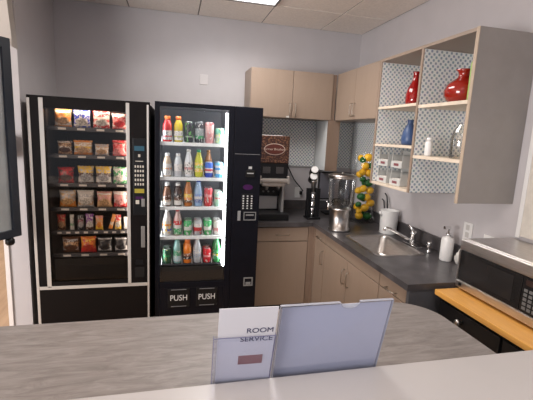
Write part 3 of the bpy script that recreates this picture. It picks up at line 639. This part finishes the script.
snacks = [
 (0, -2.665, .118, .125, 'orange snack bag with a white and brown front', [(0, OR), (.12, W_), (.34, OR), (.8, W_), (.9, OR)], TN),
 (0, -2.540, .118, .125, 'bright blue snack bag with white lettering patches', [(0, BL), (.12, W_), (.22, BL), (.78, W_), (.88, BL)], W_),
 (0, -2.408, .120, .125, 'red and white banded snack bag', [(0, RD), (.25, W_), (.38, RD), (.55, W_), (.68, RD)], W_),
 (0, -2.283, .108, .115, 'pink and white snack bag', [(0, PK), (.2, W_), (.4, PK), (.75, W_)], RD),
 (1, -2.660, .100, .098, 'small pale brown cookie packet', [(0, TN), (.3, W_), (.6, TN), (.85, W_)], DB),
 (1, -2.538, .130, .108, 'wide white and orange cracker bag', [(0, OR), (.2, W_), (.45, YL), (.6, W_), (.85, OR)], TN),
 (1, -2.410, .100, .085, 'small grey white cookie packet', [(0, SV), (.35, W_), (.7, SV)], TN),
 (1, -2.285, .105, .118, 'deep red chip bag', [(0, RD), (.12, PK), (.3, RD), (.75, DB), (.85, RD)], (.6, .2, .2)),
 (2, -2.660, .112, .118, 'bright red packet with a dark front', [(0, RD), (.3, PK), (.42, RD)], DB),
 (2, -2.525, .112, .130, 'yellow-topped brown and white wafer bag, left one of its pair', [(0, DB), (.1, W_), (.4, DB), (.62, YL)], SV),
 (2, -2.402, .112, .130, 'yellow-topped brown and white wafer bag, right one of its pair', [(0, DB), (.1, W_), (.4, DB), (.62, YL)], SV),
 (2, -2.283, .108, .128, 'green and white snack bag', [(0, GR), (.25, W_), (.42, GR), (.8, W_), (.9, GR)], W_),
 (3, -2.655, .118, .128, 'silver-topped bag of orange crackers', [(0, OR), (.36, W_), (.52, SV), (.75, W_), (.9, SV)], (.62, .4, .2)),
 (3, -2.532, .118, .128, 'silver white cookie bag', [(0, SV), (.15, TN), (.35, W_), (.6, SV), (.8, W_)], W_),
 (3, -2.400, .110, .120, 'salmon pink bag of wafers', [(0, TN), (.38, PK), (.8, W_), (.88, PK)], TN),
 (3, -2.285, .105, .122, 'pale rose and white packet', [(0, RD), (.3, W_), (.5, PK), (.8, W_)], PK),
 (4, -2.705, .060, .120, 'narrow red and brown candy packet', [(0, DB), (.3, (.55, .1, .03)), (.6, RD)], TN),
 (4, -2.632, .030, .118, 'slim white and green candy bar', [(0, W_), (.3, GR), (.45, W_)], SV),
 (4, -2.572, .048, .115, 'dark maroon candy packet', [(0, BK), (.4, (.18, .03, .05)), (.7, BK)], SV),
 (4, -2.510, .056, .125, 'purple candy packet', [(0, DB), (.2, SV), (.35, PU)], W_),
 (4, -2.442, .054, .110, 'tan and cream nut packet', [(0, YL), (.3, W_), (.5, TN), (.8, PK)], OR),
 (4, -2.365, .030, .118, 'slim orange candy bar tilted right', [(0, OR), (.3, W_), (.5, OR)], TN),
 (4, -2.308, .048, .118, 'orange and red candy packet', [(0, YL), (.3, OR), (.6, RD)], W_),
 (4, -2.252, .030, .100, 'slim grey white candy bar at the right end', [(0, SV), (.4, W_)], None),
 (5, -2.645, .122, .125, 'silver and brown snack bag', [(0, DB), (.2, SV), (.4, TN), (.7, SV), (.85, DB)], DB),
 (5, -2.522, .112, .125, 'orange and red cheese snack bag', [(0, RD), (.3, OR), (.7, YL), (.82, OR)], (.5, .05, .03)),
 (5, -2.405, .105, .118, 'black and silver snack bag beside the orange one', [(0, BK), (.12, SV), (.42, BK), (.85, SV), (.93, BK)], BK),
 (5, -2.285, .100, .118, 'black and silver snack bag at the right end', [(0, BK), (.12, SV), (.42, BK), (.85, SV), (.93, BK)], BK),
]
for r_i, x, w_, h_, d, stops, fl in snacks:
    narrow = w_ < .04
    m_ = printed('wrapper_print', stops, fl, 8 if w_ > .07 else 6, .30, .55, blob=((fl or W_), .5, .36, .36, .20) if w_ > .04 else None)
    o_ = link('candy_bar' if narrow else 'snack_bag', bag(w_, h_, .022 if narrow else min(.058, w_*.46)), m_)
    o_.location = (x, -.805, rows[r_i]); 
    if 'tilted' in d: o_.rotation_euler = (0, .28, 0); o_.location.z += .006
    d2 = d if 'right end' in d else d
    tag(o_, f'{d}, {rn[r_i]} shelf of snack machine', 'candy bar' if narrow else 'snack bag', f'packets on the {rn[r_i]} shelf of the snack machine')
area('snack_machine_light', (-2.49, SY+.085, 1.822), .44, .03, 2.0, (1, .86, .72), (math.radians(-12), 0, 0))
area('snack_machine_side_light', (-2.232, SY+.07, 1.2), 1.0, .03, 1.6, (1, .88, .76), (0, math.radians(90), math.radians(-25)))

# ================================================================== DRINKS MACHINE
DY = -.881
X0, X1, DH = -2.030, -1.213, 1.895
t = thing('drinks_machine', 'black glass-front drinks vending machine with bright white lit shelves', 'vending machine', (-1.62, -.46, 0), 'vending machines')
bd = MB().box(X0+.003, -2.004, DY+.05, -.06, .03, DH-.01).box(-1.472, X1-.003, DY+.05, -.06, .03, DH-.01).box(-2.004, -1.472, -.10, -.06, .03, DH-.01).box(-2.004, -1.472, DY+.05, -.10, 1.876, DH-.01).box(-2.004, -1.472, DY+.05, -.10, .03, .462)
part('cabinet', bd, NAVY, t)
part('interior_lining', MB().box(-2.003, -1.997, DY+.045, -.34, .465, 1.875).box(-1.479, -1.473, DY+.045, -.34, .465, 1.875).box(-1.997, -1.479, -.35, -.34, .465, 1.875).box(-1.997, -1.479, DY+.045, -.35, 1.869, 1.875), CAVITY, t)
fr_ = MB().box(X0, -1.993, DY, DY+.045, .03, DH, .003).box(-1.482, -1.436, DY, DY+.045, .03, DH, .003).box(-1.993, -1.482, DY+.001, DY+.045, 1.862, DH-.001).box(-1.993, -1.482, DY+.001, DY+.045, .440, .482)
part('door_frame', fr_, NAVY, t)
part('lower_panel', MB().box(-1.992, -1.483, DY+.003, DY+.045, .03, .438), NAVY, t)
part('control_door', MB().box(-1.434, X1, DY, DY+.045, .03, DH, .003), NAVY, t)
part('window_glass', MB().box(-1.993, -1.482, DY+.015, DY+.019, .482, 1.862), GLASS, t)
part('light_tube', MB().tube([(-1.491, DY+.04, .60), (-1.491, DY+.04, 1.84)], .011), LED, t, 'bright white vertical light tube')
area('drinks_machine_light', (-1.50, DY+.065, 1.2), 1.25, .02, 2.3, (.95, .98, 1), (0, math.radians(90), math.radians(-38)))
area('drinks_machine_left_fill', (-1.985, DY+.065, 1.2), 1.25, .02, 1.2, (.95, .98, 1), (0, math.radians(-90), math.radians(38)))  # added fill lamp to brighten the drinks; the machine shows no left tube
area('drinks_machine_top_fill', (-1.735, DY+.06, 1.852), .40, .02, .9, (.95, .98, 1), (math.radians(-15), 0, 0))  # extra fill from above, added without a visible strip in the machine
for px_, lab in ((-1.845, 'left'), (-1.620, 'right')):
    fl = part('push_flap', MB().box(px_-.085, px_+.085, DY-.004, DY+.0025, .275, .435, .003), BLACKP, t)
    part('flap_ridge', MB().box(px_-.06, px_+.06, DY-.0075, DY-.0045, .425, .4295), mat('grey_line', (.20, .20, .21), .4) if lab == 'left' else bpy.data.materials['grey_line'], fl)
    part('flap_ridge', MB().box(px_-.06, px_+.06, DY-.0075, DY-.0045, .283, .287), bpy.data.materials['grey_line'], fl)
    text('push_lettering', 'PUSH', .068, (px_, DY-.0048, .355), FRONT, WTXT, fl, sx=.86)
part('panel_seam', MB().box(X1-.012, -1.425, DY-.0015, DY-.0003, 1.530, 1.533), bpy.data.materials['grey_line'], t)
bv = part('bill_validator', MB().box(-1.335, -1.262, DY-.012, DY-.0005, 1.35, 1.405, .003), MATTEB, t)
part('slot', MB().box(-1.325, -1.272, DY-.014, DY-.0125, 1.378, 1.386), mat('slot_grey', (.35, .35, .35), .4), bv)
part('arrow_light', MB().box(-1.312, -1.285, DY-.003, DY-.0005, 1.415, 1.435), mat('slot_light', (.4, .4, .4), .4), t)
oval('purple_emblem', -1.312, 1.268, .040, .022, DY-.003, .0025, PURPLE, t)
kb = part('keypad', MB().box(-1.362, -1.268, DY-.004, DY-.0005, 1.085, 1.215, .002), BLACKP, t)
for r_i in range(6):
    for c_i in range(3):
        part('key', MB().box(-1.352+c_i*.034, -1.340+c_i*.034, DY-.007, DY-.0045, 1.092+r_i*.020, 1.102+r_i*.020, .001), mat('white_key', (.6, .6, .6), .5) if 'white_key' not in bpy.data.materials else bpy.data.materials['white_key'], kb)
part('coin_slot', MB().box(-1.388, -1.364, DY-.006, DY-.0005, .995, 1.075, .002), mat('pale_slot', (.36, .36, .37), .3, metal=.4), t)
fp = MB()
for a in ((-1.338, -1.236, 1.060, 1.066), (-1.338, -1.236, .996, 1.002), (-1.338, -1.332, 1.002, 1.060), (-1.242, -1.236, 1.002, 1.060), (-1.32, -1.255, 1.035, 1.045)): fp.box(a[0], a[1], DY-.003, DY-.0005, a[2], a[3])
part('coin_sign', fp, mat('dim_sign', (.22, .22, .22), .5), t)
cr = MB()
for a in ((-1.318, -1.240, .497, .506), (-1.318, -1.240, .432, .441), (-1.318, -1.309, .441, .497), (-1.249, -1.240, .441, .497), (-1.300, -1.258, .445, .465)): cr.box(a[0], a[1], DY-.006, DY-.0005, a[2], a[3])
part('coin_return', cr, bpy.data.materials['dim_sign'], t)
for lx in (X0+.06, X1-.06):
    for ly in (-.8, -.15): part('foot', MB().lathe([(.025, 0), (.02, .03)], (lx, ly, 0), 16), MATTEB, t)
part('bottom_guard', MB().box(-1.992, -1.483, DY+.030, DY+.040, .485, .606, .002), mat('dark_guard', (.014, .014, .015), .35), t)
drows = [1.602, 1.333, 1.098, .858, .622]
for i, z_ in enumerate(drows):
    sh = MB().box(-1.996, -1.480, -.825, -.36, z_-.010, z_-.002)
    if i < 4: sh.box(-1.996, -1.503, -.836, -.825, z_-.026, z_, .002)
    part('shelf', sh, SHELFW if i < 4 else TRAY, t)
    dv = part('lane_divider', MB().box(-1.9835, -1.9805, -.82, -.37, z_-.001, z_+.04), SHELFW, t)
    for k in range(1, 7):
        c_ = dv.copy(); COL.objects.link(c_); c_.parent = t; c_.location.x = .0805*k if k < 6 else .0805*6-.008
# drinks
def bottle(prof, capr, capz, capm, bodym, labm=None, labz=None, n=18):
    t = thing('drink_bottle', '', 'bottle', (0, 0, 0))
    lpart('bottle_body', MB().lathe(prof, n=n), bodym, t)
    lpart('cap', MB().lathe([(capr, capz[0]), (capr, capz[1]-.002), (capr*.85, capz[1])], n=n), capm, t)
    if labm:
        r_ = max(r for r, z in prof)+.0008
        lpart('wrap_label', MB().lathe([(r_, labz[0]), (r_, labz[1])], n=n, cap=False), labm, t)
    return t
def can(h, r, m_, name='drink_can'):
    t = thing(name, '', 'can', (0, 0, 0))
    lpart('can_body', MB().lathe([(r*.8, 0), (r, .008), (r, h-.014), (r*.83, h-.002)], n=18), m_, t)
    lpart('can_lid', MB().lathe([(r*.85, h-.002), (r*.85, h), (r*.75, h), (r*.72, h-.002)], n=18), mat('can_lid', (.6, .6, .6), .3, metal=.8) if 'can_lid' not in bpy.data.materials else bpy.data.materials['can_lid'], t)
    return t
def col(n_, c, rough=.25): return bpy.data.materials.get(n_) or mat(n_, c, rough, coat=.3)
SPORT = [(.028, 0), (.034, .005), (.034, .06), (.030, .075), (.034, .09), (.034, .125), (.022, .160), (.017, .168)]
SODA = [(.026, 0), (.033, .006), (.033, .05), (.031, .07), (.033, .09), (.033, .115), (.024, .150), (.014, .185), (.013, .195)]
SLIM = [(.026, 0), (.031, .005), (.031, .105), (.022, .140), (.015, .160)]
kinds = {
 'redsport': lambda: bottle(SPORT, .021, (.168, .195), col('orange_cap', (.85, .20, .04)), col('red_drink', (.55, .02, .02)), printed('label_a', [(0, W_), (.3, RD), (.45, W_)], (.2, .2, .25), 6), (.015, .085)),
 'yelsport': lambda: bottle(SPORT, .021, (.168, .195), bpy.data.materials['orange_cap'], col('yellow_drink', (.55, .42, .02)), printed('label_b', [(0, W_), (.3, (.4, .45, .1)), (.45, W_)], (.3, .3, .25), 6), (.015, .085)),
 'blackcan': lambda: can(.160, .033, printed('can_a', [(0, BK), (.25, (.3, .35, .3)), (.32, BK)], (.16, .45, .12), 5, thr=.6)),
 'greycan': lambda: can(.160, .033, printed('can_b', [(0, BK), (.2, GR), (.35, (.25, .28, .28)), (.7, BK)], (.5, .5, .5), 5, thr=.6)),
 'pinkcan': lambda: can(.163, .033, printed('can_c', [(0, PK), (.5, (.6, .35, .33)), (.85, (.5, .15, .15))], W_, 5, thr=.62)),
 'mintcan': lambda: can(.122, .033, printed('can_d', [(0, (.35, .55, .45)), (.4, W_), (.6, (.15, .45, .33))], (.6, .62, .2), 5, thr=.6)),
 'milkbot': lambda: bottle(SLIM, .017, (.160, .178), WHITE, col('amber_milk', (.55, .42, .30)), printed('label_c', [(0, W_), (.5, OR), (.65, W_)], SV, 5), (.01, .10)),
 'clearbot': lambda: bottle(SLIM, .017, (.160, .178), WHITE, col('pale_water', (.55, .58, .60)), printed('label_d', [(0, SV), (.4, W_)], SV, 5), (.01, .10)),
 'whitebot': lambda: bottle(SODA, .015, (.195, .213), WHITE, col('white_water', (.60, .62, .64)), printed('label_e', [(0, W_), (.4, PK), (.6, W_)], (.1, .1, .1), 6), (.02, .115)),
 'yelgreen': lambda: bottle(SODA, .015, (.195, .213), col('green_cap', (.02, .28, .10)), col('yellow_green', (.50, .50, .03)), printed('label_f', [(0, YL), (.4, (.25, .5, .05)), (.7, YL)], W_, 6), (.04, .115)),
 'bluecan': lambda: can(.122, .033, printed('can_e', [(0, (.02, .06, .40)), (.3, W_), (.42, (.5, .03, .05)), (.55, W_), (.62, (.03, .12, .55))], None)),
 'litecan': lambda: can(.122, .033, printed('can_f', [(0, (.10, .35, .65)), (.25, W_), (.5, (.05, .25, .6)), (.65, W_), (.8, (.15, .45, .7))], None)),
 'brownbot': lambda: bottle(SODA, .015, (.195, .213), col('brown_cap', (.25, .10, .03)), col('brown_tea', (.28, .12, .04)), printed('label_g', [(0, TN), (.5, DB)], W_, 6), (.04, .115)),
 'coffeebot': lambda: bottle(SLIM, .018, (.160, .180), WHITE, col('brown_coffee', (.14, .06, .03)), printed('label_h', [(0, W_), (.35, TN), (.5, DB)], W_, 6), (.01, .09)),
 'mochabot': lambda: bottle(SLIM, .018, (.160, .180), WHITE, col('dark_coffee', (.05, .025, .02)), printed('label_i', [(0, W_), (.4, DB), (.7, BK)], W_, 6), (.01, .10)),
 'amberbot': lambda: bottle(SODA, .015, (.195, .213), bpy.data.materials['green_cap'] if 'green_cap' in bpy.data.materials else col('green_cap', (.02, .28, .10)), col('amber_juice', (.40, .13, .02)), printed('label_j', [(0, DB), (.3, OR), (.6, YL)], W_, 6), (.03, .10)),
 'bluebot': lambda: bottle(SODA, .016, (.195, .215), col('navy_cap', (.02, .05, .35)), col('blue_water', (.28, .42, .60)), printed('label_k', [(0, (.10, .15, .35)), (.4, W_), (.7, (.15, .25, .5))], SV, 6), (.03, .10)),
 'redcan': lambda: can(.150, .033, printed('can_g', [(0, (.5, .04, .04)), (.5, PK), (.65, (.5, .04, .05))], W_, 4, thr=.64)),
 'aquacan': lambda: can(.122, .033, printed('can_h', [(0, (.35, .6, .45)), (.5, RD), (.6, (.25, .55, .40))], W_, 5, thr=.58)),
 'fruitwat': lambda: bottle(SODA, .015, (.195, .213), WHITE, col('fruit_water', (.62, .60, .58)), printed('label_l', [(0, W_), (.2, BL), (.35, W_), (.6, OR), (.75, W_)], YL, 6), (.02, .12)),
 'watermelon': lambda: bottle(SODA, .015, (.195, .213), col('red_cap', (.45, .03, .03)), col('pinkish', (.50, .33, .30)), printed('label_m', [(0, GR), (.45, W_), (.7, RD)], W_, 6), (.01, .12)),
 'greencan': lambda: can(.122, .033, printed('can_i', [(0, (.05, .35, .10)), (.35, W_), (.6, (.05, .38, .12))], W_, 4, thr=.6)),
 'cranbcan': lambda: can(.122, .033, printed('can_j', [(0, SV), (.3, RD), (.55, W_), (.8, SV)], (.5, .1, .1), 4, thr=.62)),
 'whitecan': lambda: can(.122, .033, printed('can_k', [(0, W_), (.3, PK), (.5, W_)], (.5, .2, .22), 4, thr=.64)),
 'darkgreencan': lambda: can(.122, .033, printed('can_l', [(0, (.02, .10, .05)), (.5, GR), (.6, (.02, .10, .05))], (.3, .3, .1), 4, thr=.64)),
 'tealbot': lambda: bottle(SODA, .015, (.195, .213), bpy.data.materials['green_cap'], col('teal_water', (.22, .42, .40)), printed('label_n', [(0, (.45, .6, .65)), (.5, (.1, .35, .2))], W_, 6), (.02, .11)),
 'orangesport': lambda: bottle(SPORT, .021, (.168, .195), bpy.data.materials['orange_cap'], col('orange_drink', (.75, .20, .02)), printed('label_o', [(0, BK), (.5, (.3, .1, .05))], W_, 4, thr=.6), (.035, .085)),
 'waterbot': lambda: bottle(SODA, .015, (.195, .213), WHITE, col('clear_water', (.45, .47, .50)), printed('label_p', [(0, SV), (.4, W_)], (.2, .3, .5), 6), (.05, .11)),
 'colacan': lambda: can(.122, .033, printed('can_m', [(0, (.60, .015, .025)), (.4, (.65, .3, .3)), (.55, (.60, .015, .025))], W_, 4, thr=.64)),
 'gingerbot': lambda: bottle(SODA, .015, (.195, .213), bpy.data.materials['green_cap'], col('green_soda', (.04, .22, .07)), printed('label_q', [(0, GR), (.4, YL), (.55, GR)], W_, 5), (.03, .11)),
}
DX = [-1.940, -1.858, -1.777, -1.697, -1.617, -1.537]
front = [
 [('redsport', 'red sports drink bottle with orange cap'), ('yelsport', 'yellow sports drink bottle with orange cap'), ('blackcan', 'tall black energy drink can with green mark'), ('greycan', 'tall black and grey energy drink can'), ('pinkcan', 'tall dusty pink can'), ('mintcan', 'short mint green and white can')],
 [('milkbot', 'cream and orange milk drink bottle'), ('clearbot', 'pale clear bottle with white cap'), ('whitebot', 'tall white bottle with dark print'), ('yelgreen', 'yellow-green bottle with green cap'), ('bluecan', 'blue can with a red and white mark'), ('litecan', 'light blue and white can')],
 [('coffeebot', 'brown coffee drink bottle with white cap'), ('mochabot', 'dark coffee drink bottle with white cap'), ('amberbot', 'amber juice bottle with green cap'), ('bluebot', 'blue water bottle with navy cap'), ('redcan', 'tall red and pink can'), ('aquacan', 'aqua green and red can')],
 [('fruitwat', 'white bottle with orange and blue print'), ('watermelon', 'red, white and green bottle with red cap'), ('greencan', 'green and white can left of red-marked one'), ('cranbcan', 'silver white can with red mark'), ('greencan', 'green and white can right of red-marked one'), ('whitecan', 'white can with pink print')],
 [('darkgreencan', 'dark green can'), ('tealbot', 'teal bottle with green cap'), ('orangesport', 'orange sports drink bottle with black label'), ('waterbot', 'clear water bottle with white cap'), ('colacan', 'bright red cola can'), ('gingerbot', 'green and yellow soda bottle')]]
behind = {(1, 4): ('brownbot', 'brown tea bottle'), }
made = {}
def place(kind, x, y, z, lab, grp):
    if kind not in made:
        o_ = kinds[kind](); made[kind] = o_; o_.location = (x, y, z); o_['label'] = lab; o_['group'] = grp; o_.rotation_euler.z = .9*len(made)
    else: dup(made[kind], (x, y, z), lab, grp, rz=.37+len(lab)*.5)
for i, rw in enumerate(front):
    grp = f'drinks on the {["top","second","third","fourth","bottom"][i]} shelf of the drinks machine'
    for j, (k, d) in enumerate(rw):
        place(k, DX[j], -.786, drows[i], f'{d}, front of the {["top","second","third","fourth","bottom"][i]} drinks shelf', grp)
        k2, d2 = behind.get((i, j), (k, d))
        place(k2, DX[j], -.710, drows[i], f'{d2} in the second rank of the {["top","second","third","fourth","bottom"][i]} drinks shelf' if (i, j) in behind else f'{d}, behind its twin, {["top","second","third","fourth","bottom"][i]} drinks shelf', grp)

# ================================================================== BLACK FRAMED PANEL ON THE LEFT
d = Vector((-math.sin(.57), -math.cos(.57), 0)); nrm = Vector((d.y, -d.x, 0))
p0 = Vector((-2.92, -1.0, .93))
t = thing('framed_screen', 'black framed glass panel mounted at the doorway left of the snack machine', 'glass panel', p0)
zv = Vector((0, 0, 1)); LL, HH = .75, 1.28
def fb(a0, a1, z0, z1, th=.022, off=0): return MB().obox(p0+d*((a0+a1)/2)+zv*((z0+z1)/2)+nrm*off, d, nrm, zv, (a1-a0)/2, th, (z1-z0)/2)
m = fb(0, .055, 0, HH)
for a in ((.055, LL, 0, .05), (.055, LL, HH-.06, HH), (LL-.06, LL, .05, HH-.06)): m.obox(p0+d*((a[0]+a[1])/2)+zv*((a[2]+a[3])/2), d, nrm, zv, (a[1]-a[0])/2, .022, (a[3]-a[2])/2)
part('frame', m, mat('blue_black_frame', (.012, .017, .028), .35), t)
part('glass_sheet', fb(.055, LL-.06, .05, HH-.06, .004), mat('reflective_glass', (.33, .35, .36), .12, noise=.25, scale=2.2), t)  # reflections in the pane are put into its pale grey colour
part('rubber_knob', MB().lathe([(.02, -.052), (.028, -.04), (.028, -.018), (.018, -.001)], tuple(p0+d*.07), 20), BLACKP, t)
part('wall_bracket', MB().box(-3.02, -2.985, -.988, -.871, 1.45, 1.60, .003), MATTEB, t)
t = thing('alarm_box', 'beige plastic box with a slanted bottom high on the left wall end', 'wall box', (-2.99, -.95, 2.3))
b = bmesh.new(); P = [(-3.20, 2.75), (-2.935, 2.62), (-2.905, 2.17), (-3.02, 2.25), (-3.20, 2.36)]
A = [b.verts.new(Vector((x, -.96, z))-t.location) for x, z in P]; B = [b.verts.new(Vector((x, -.875, z))-t.location) for x, z in P]
b.faces.new(A); b.faces.new(B[::-1])
for i in range(5): b.faces.new((A[i], B[i], B[(i+1) % 5], A[(i+1) % 5]))
link('box_cover', b, mat('beige_plastic', (.50, .46, .42), .5), t)
part('keyhole', MB().lathe([(.014, -.963), (.014, -.96)], (-2.965, 0, 2.48), 14, 'Y'), MATTEB, t)

# ================================================================== CART AND MICROWAVE
t = thing('kitchen_cart', 'black kitchen cart with a golden oak top and round drawer knob', 'kitchen cart', (-.25, -2.55, 0))
part('top', MB().box(-.478, -.006, -3.05, -2.142, .862, .892, .004), OAK, t, 'golden oak worktop')
part('body', MB().box(-.455, -.012, -3.02, -2.165, .09, .861), MATTEB, t)
for lx in (-.43, -.04):
    for ly in (-3.0, -2.19): part('leg', MB().box(lx-.022, lx+.022, ly-.022, ly+.022, 0, .089, .003), MATTEB, t)
for a, b_ in ((-2.585, -2.18), (-3.005, -2.60)):
    dr = part('drawer', MB().box(-.468, -.4555, a, b_, .705, .845, .002), BLACKP, t)
    ym = -2.352 if a > -2.6 else (a+b_)/2
    part('knob', MB().lathe([(.008, -.468), (.008, -.485), (.017, -.490), (.016, -.502), (.006, -.505)], (0, ym, .800), 18, 'X'), STEEL, dr, 'round steel knob')
    part('door', MB().box(-.468, -.4555, a, b_, .12, .695, .002), BLACKP, t)
MX, MY0, MY1, MZ0, MZ1 = -.350, -2.690, -2.145, .902, 1.182
t = thing('microwave', 'large stainless steel microwave on the wooden cart top', 'microwave', (-.18, -2.4, .892))
part('case', MB().box(MX+.02, -.020, MY0, MY1, MZ0, MZ1, .010, 3), STEELH, t)
part('front_frame', MB().box(MX-.004, MX+.019, MY0, MY1, MZ0+.006, .952, .006).box(MX-.004, MX+.019, MY0, MY1, 1.120, MZ1-.002, .008, 3).box(MX-.004, MX+.019, MY1-.010, MY1, .952, 1.120), STEELH, t)
dr = part('door', MB().box(MX-.002, MX+.019, -2.545, MY1-.0105, .953, 1.119, .002), mat('dark_glass_door', (.014, .013, .013), .15), t, 'black glass door')
part('door_window', MB().box(MX-.0035, MX-.0021, -2.50, -2.19, .975, 1.10), mat('window_mesh', (.020, .018, .018), .2), dr)
cp_ = part('control_panel', MB().box(MX-.002, MX+.019, MY0+.002, -2.548, .953, 1.119, .002), BLACKP, t)
for r_i in range(5):
    for c_i in range(4):
        y_ = -2.570-c_i*.026; part('button', MB().box(MX-.0040, MX-.0021, y_-.009, y_+.009, .966+r_i*.021, .980+r_i*.021), mat('grey_key', (.12, .12, .12), .5) if 'grey_key' not in bpy.data.materials else bpy.data.materials['grey_key'], cp_)
part('clock_display', MB().box(MX-.0040, MX-.0021, -2.66, -2.565, 1.082, 1.108), mat('amber_display', (.03, .015, .012), .3), cp_)
part('emblem', MB().box(MX-.0055, MX-.0041, -2.19, -2.17, .922, .938), BLACKP, t)
for lx in (MX+.05, -.06):
    for ly in (MY0+.05, MY1-.05): part('foot', MB().lathe([(.014, .8922), (.014, .902)], (lx, ly, 0), 14), BLACKP, t)

# ================================================================== ISLAND, LEDGE, SIGNS
t = thing('island_counter', 'grey woodgrain island counter with a rounded far right corner', 'counter', (-2.2, -2.65, 0))
poly = [(-3.9, -2.34), (-.93, -2.34)]
cx, cyy, r_ = -.90, -2.50, .16
rx = .185
for i in range(1, 13):
    a = PI/2-PI/2*i/12; poly.append((-.905+rx*math.cos(a), -2.525+.185*math.sin(a)))
poly += [(-.725, -3.4), (-3.9, -3.4)]
part('countertop', MB().prism(poly[::-1], .892, .930), DESK, t)
part('base', MB().box(-3.85, -.86, -3.35, -2.42, 0, .891), GREYLAM, t)
t = thing('reception_ledge', 'glossy white ledge running across the bottom of the picture', 'ledge', (-1.9, -3.1, .93))
part('ledge_top', MB().box(-3.9, -.35, -3.62, -2.905, .968, 1.0, .003), WHITEC, t)
part('ledge_base', MB().box(-3.85, -.74, -3.38, -2.95, .9315, .967), WHITE, t)
# sign holders: local x = width, y = away from reader, z = up the tilted sheet
def sign_matrix(base, yaw_, tilt):
    return Matrix.Translation(base) @ Matrix.Rotation(yaw_, 4, 'Z') @ Matrix.Rotation(tilt, 4, 'X')
def place_sign(t, base, yaw_, tilt):
    t.matrix_world = sign_matrix(Vector(base), yaw_, tilt); 
    t.location = base; t.rotation_euler = (tilt, 0, yaw_)
def lean_base(x, y, z, tilt, z0=.931):
    s_ = (z-z0); return (x, y+s_*math.tan(tilt), z0)   # leans towards the reader, so its foot is further away
CX, CY, CZ = -1.8926, -3.8672, 1.6898
def scaled(p_, k): return (CX+(p_[0]-CX)*k, CY+(p_[1]-CY)*k, CZ+(p_[2]-CZ)*k)
k1 = 1.205; tilt = .228
b1 = scaled((-1.657, -3.053, 1.111), k1); base = lean_base(*b1, tilt); W1 = .28*k1; H1 = .209*k1+(b1[2]-.931)/math.cos(tilt)
t = thing('sign_holder', 'large clear acrylic sign holder with a blank white sheet leaning on the ledge', 'sign holder', base, 'acrylic sign holders')
place_sign(t, base, .004, tilt)
lpart('sheet', MB().box(.004, W1-.004, -.0008, .0008, .004, H1-.006), PAPER, t)
nx = W1*.60
def notch_panel(y0, y1):
    b = bmesh.new(); P = [(0, 0), (W1, 0), (W1, H1)]
    P += [(nx+.028*math.cos(PI*i/12), H1-.020*math.sin(PI*i/12)) for i in range(0, 13)] + [(0, H1)]
    A = [b.verts.new((x, y0, z)) for x, z in P]; B = [b.verts.new((x, y1, z)) for x, z in P]
    b.faces.new(A); b.faces.new(B[::-1])
    for i in range(len(P)): b.faces.new((A[i], B[i], B[(i+1) % len(P)], A[(i+1) % len(P)]))
    return b
link('front_acrylic', notch_panel(-.004, -.0015), ACRYL, t)
link('back_acrylic', notch_panel(.0015, .004), ACRYL, t)
e = MB().box(-.0015, 0, -.0042, .0042, 0, H1).box(W1, W1+.002, -.0042, .0042, 0, H1).box(0, nx-.03, -.0042, .0042, H1, H1+.001).box(nx+.03, W1, -.0042, .0042, H1, H1+.001)
e.tube([(nx+.028*math.cos(PI*i/12), -.0035, H1-.020*math.sin(PI*i/12)) for i in range(13)], .0009, 6)
lpart('edge', e, ACEDGE, t)
k2 = 1.105; tilt2 = .285
b2 = scaled((-1.795, -2.984, 1.058), k2); base = lean_base(*b2, tilt2); W2 = .15*k2; H2 = .158*k2+(b2[2]-.931)/math.cos(tilt2)
t = thing('sign_holder', 'small acrylic sign holder with a card reading ROOM SERVICE, left of the large one', 'sign holder', base, 'acrylic sign holders')
place_sign(t, base, -.033, tilt2)
lpart('front_acrylic', MB().box(0, W2, -.005, -.003, 0, H2), ACRYL, t)
lpart('back_acrylic', MB().box(0, W2, .003, .005, 0, H2), ACRYL, t)
lpart('edge', MB().box(-.0015, 0, -.0055, .0055, 0, H2).box(W2, W2+.0012, -.0055, .0055, 0, H2).box(0, W2, -.0055, -.0045, H2-.0012, H2+.0008), mat('acrylic_edge_blue', (.16, .16, .26), .2), t)
H3 = H2+.097
cd_ = lpart('card', MB().box(.010, W2-.0015, -.001, .001, .003, H3), PAPERW, t, 'white card taller than its holder')
text('lettering', 'ROOM', .0235, (W2*.735, -.0016, H2+.018), FRONT, INK, t, .0002, 1.05, False)
text('lettering', 'SERVICE', .0235, (W2*.69, -.0016, H2-.012), FRONT, INK, t, .0002, 1.05, False)
lpart('card_label', MB().box(W2*.42, W2*.83, -.0018, -.0011, H2-.105, H2-.072), MAROON, t, 'small maroon label')
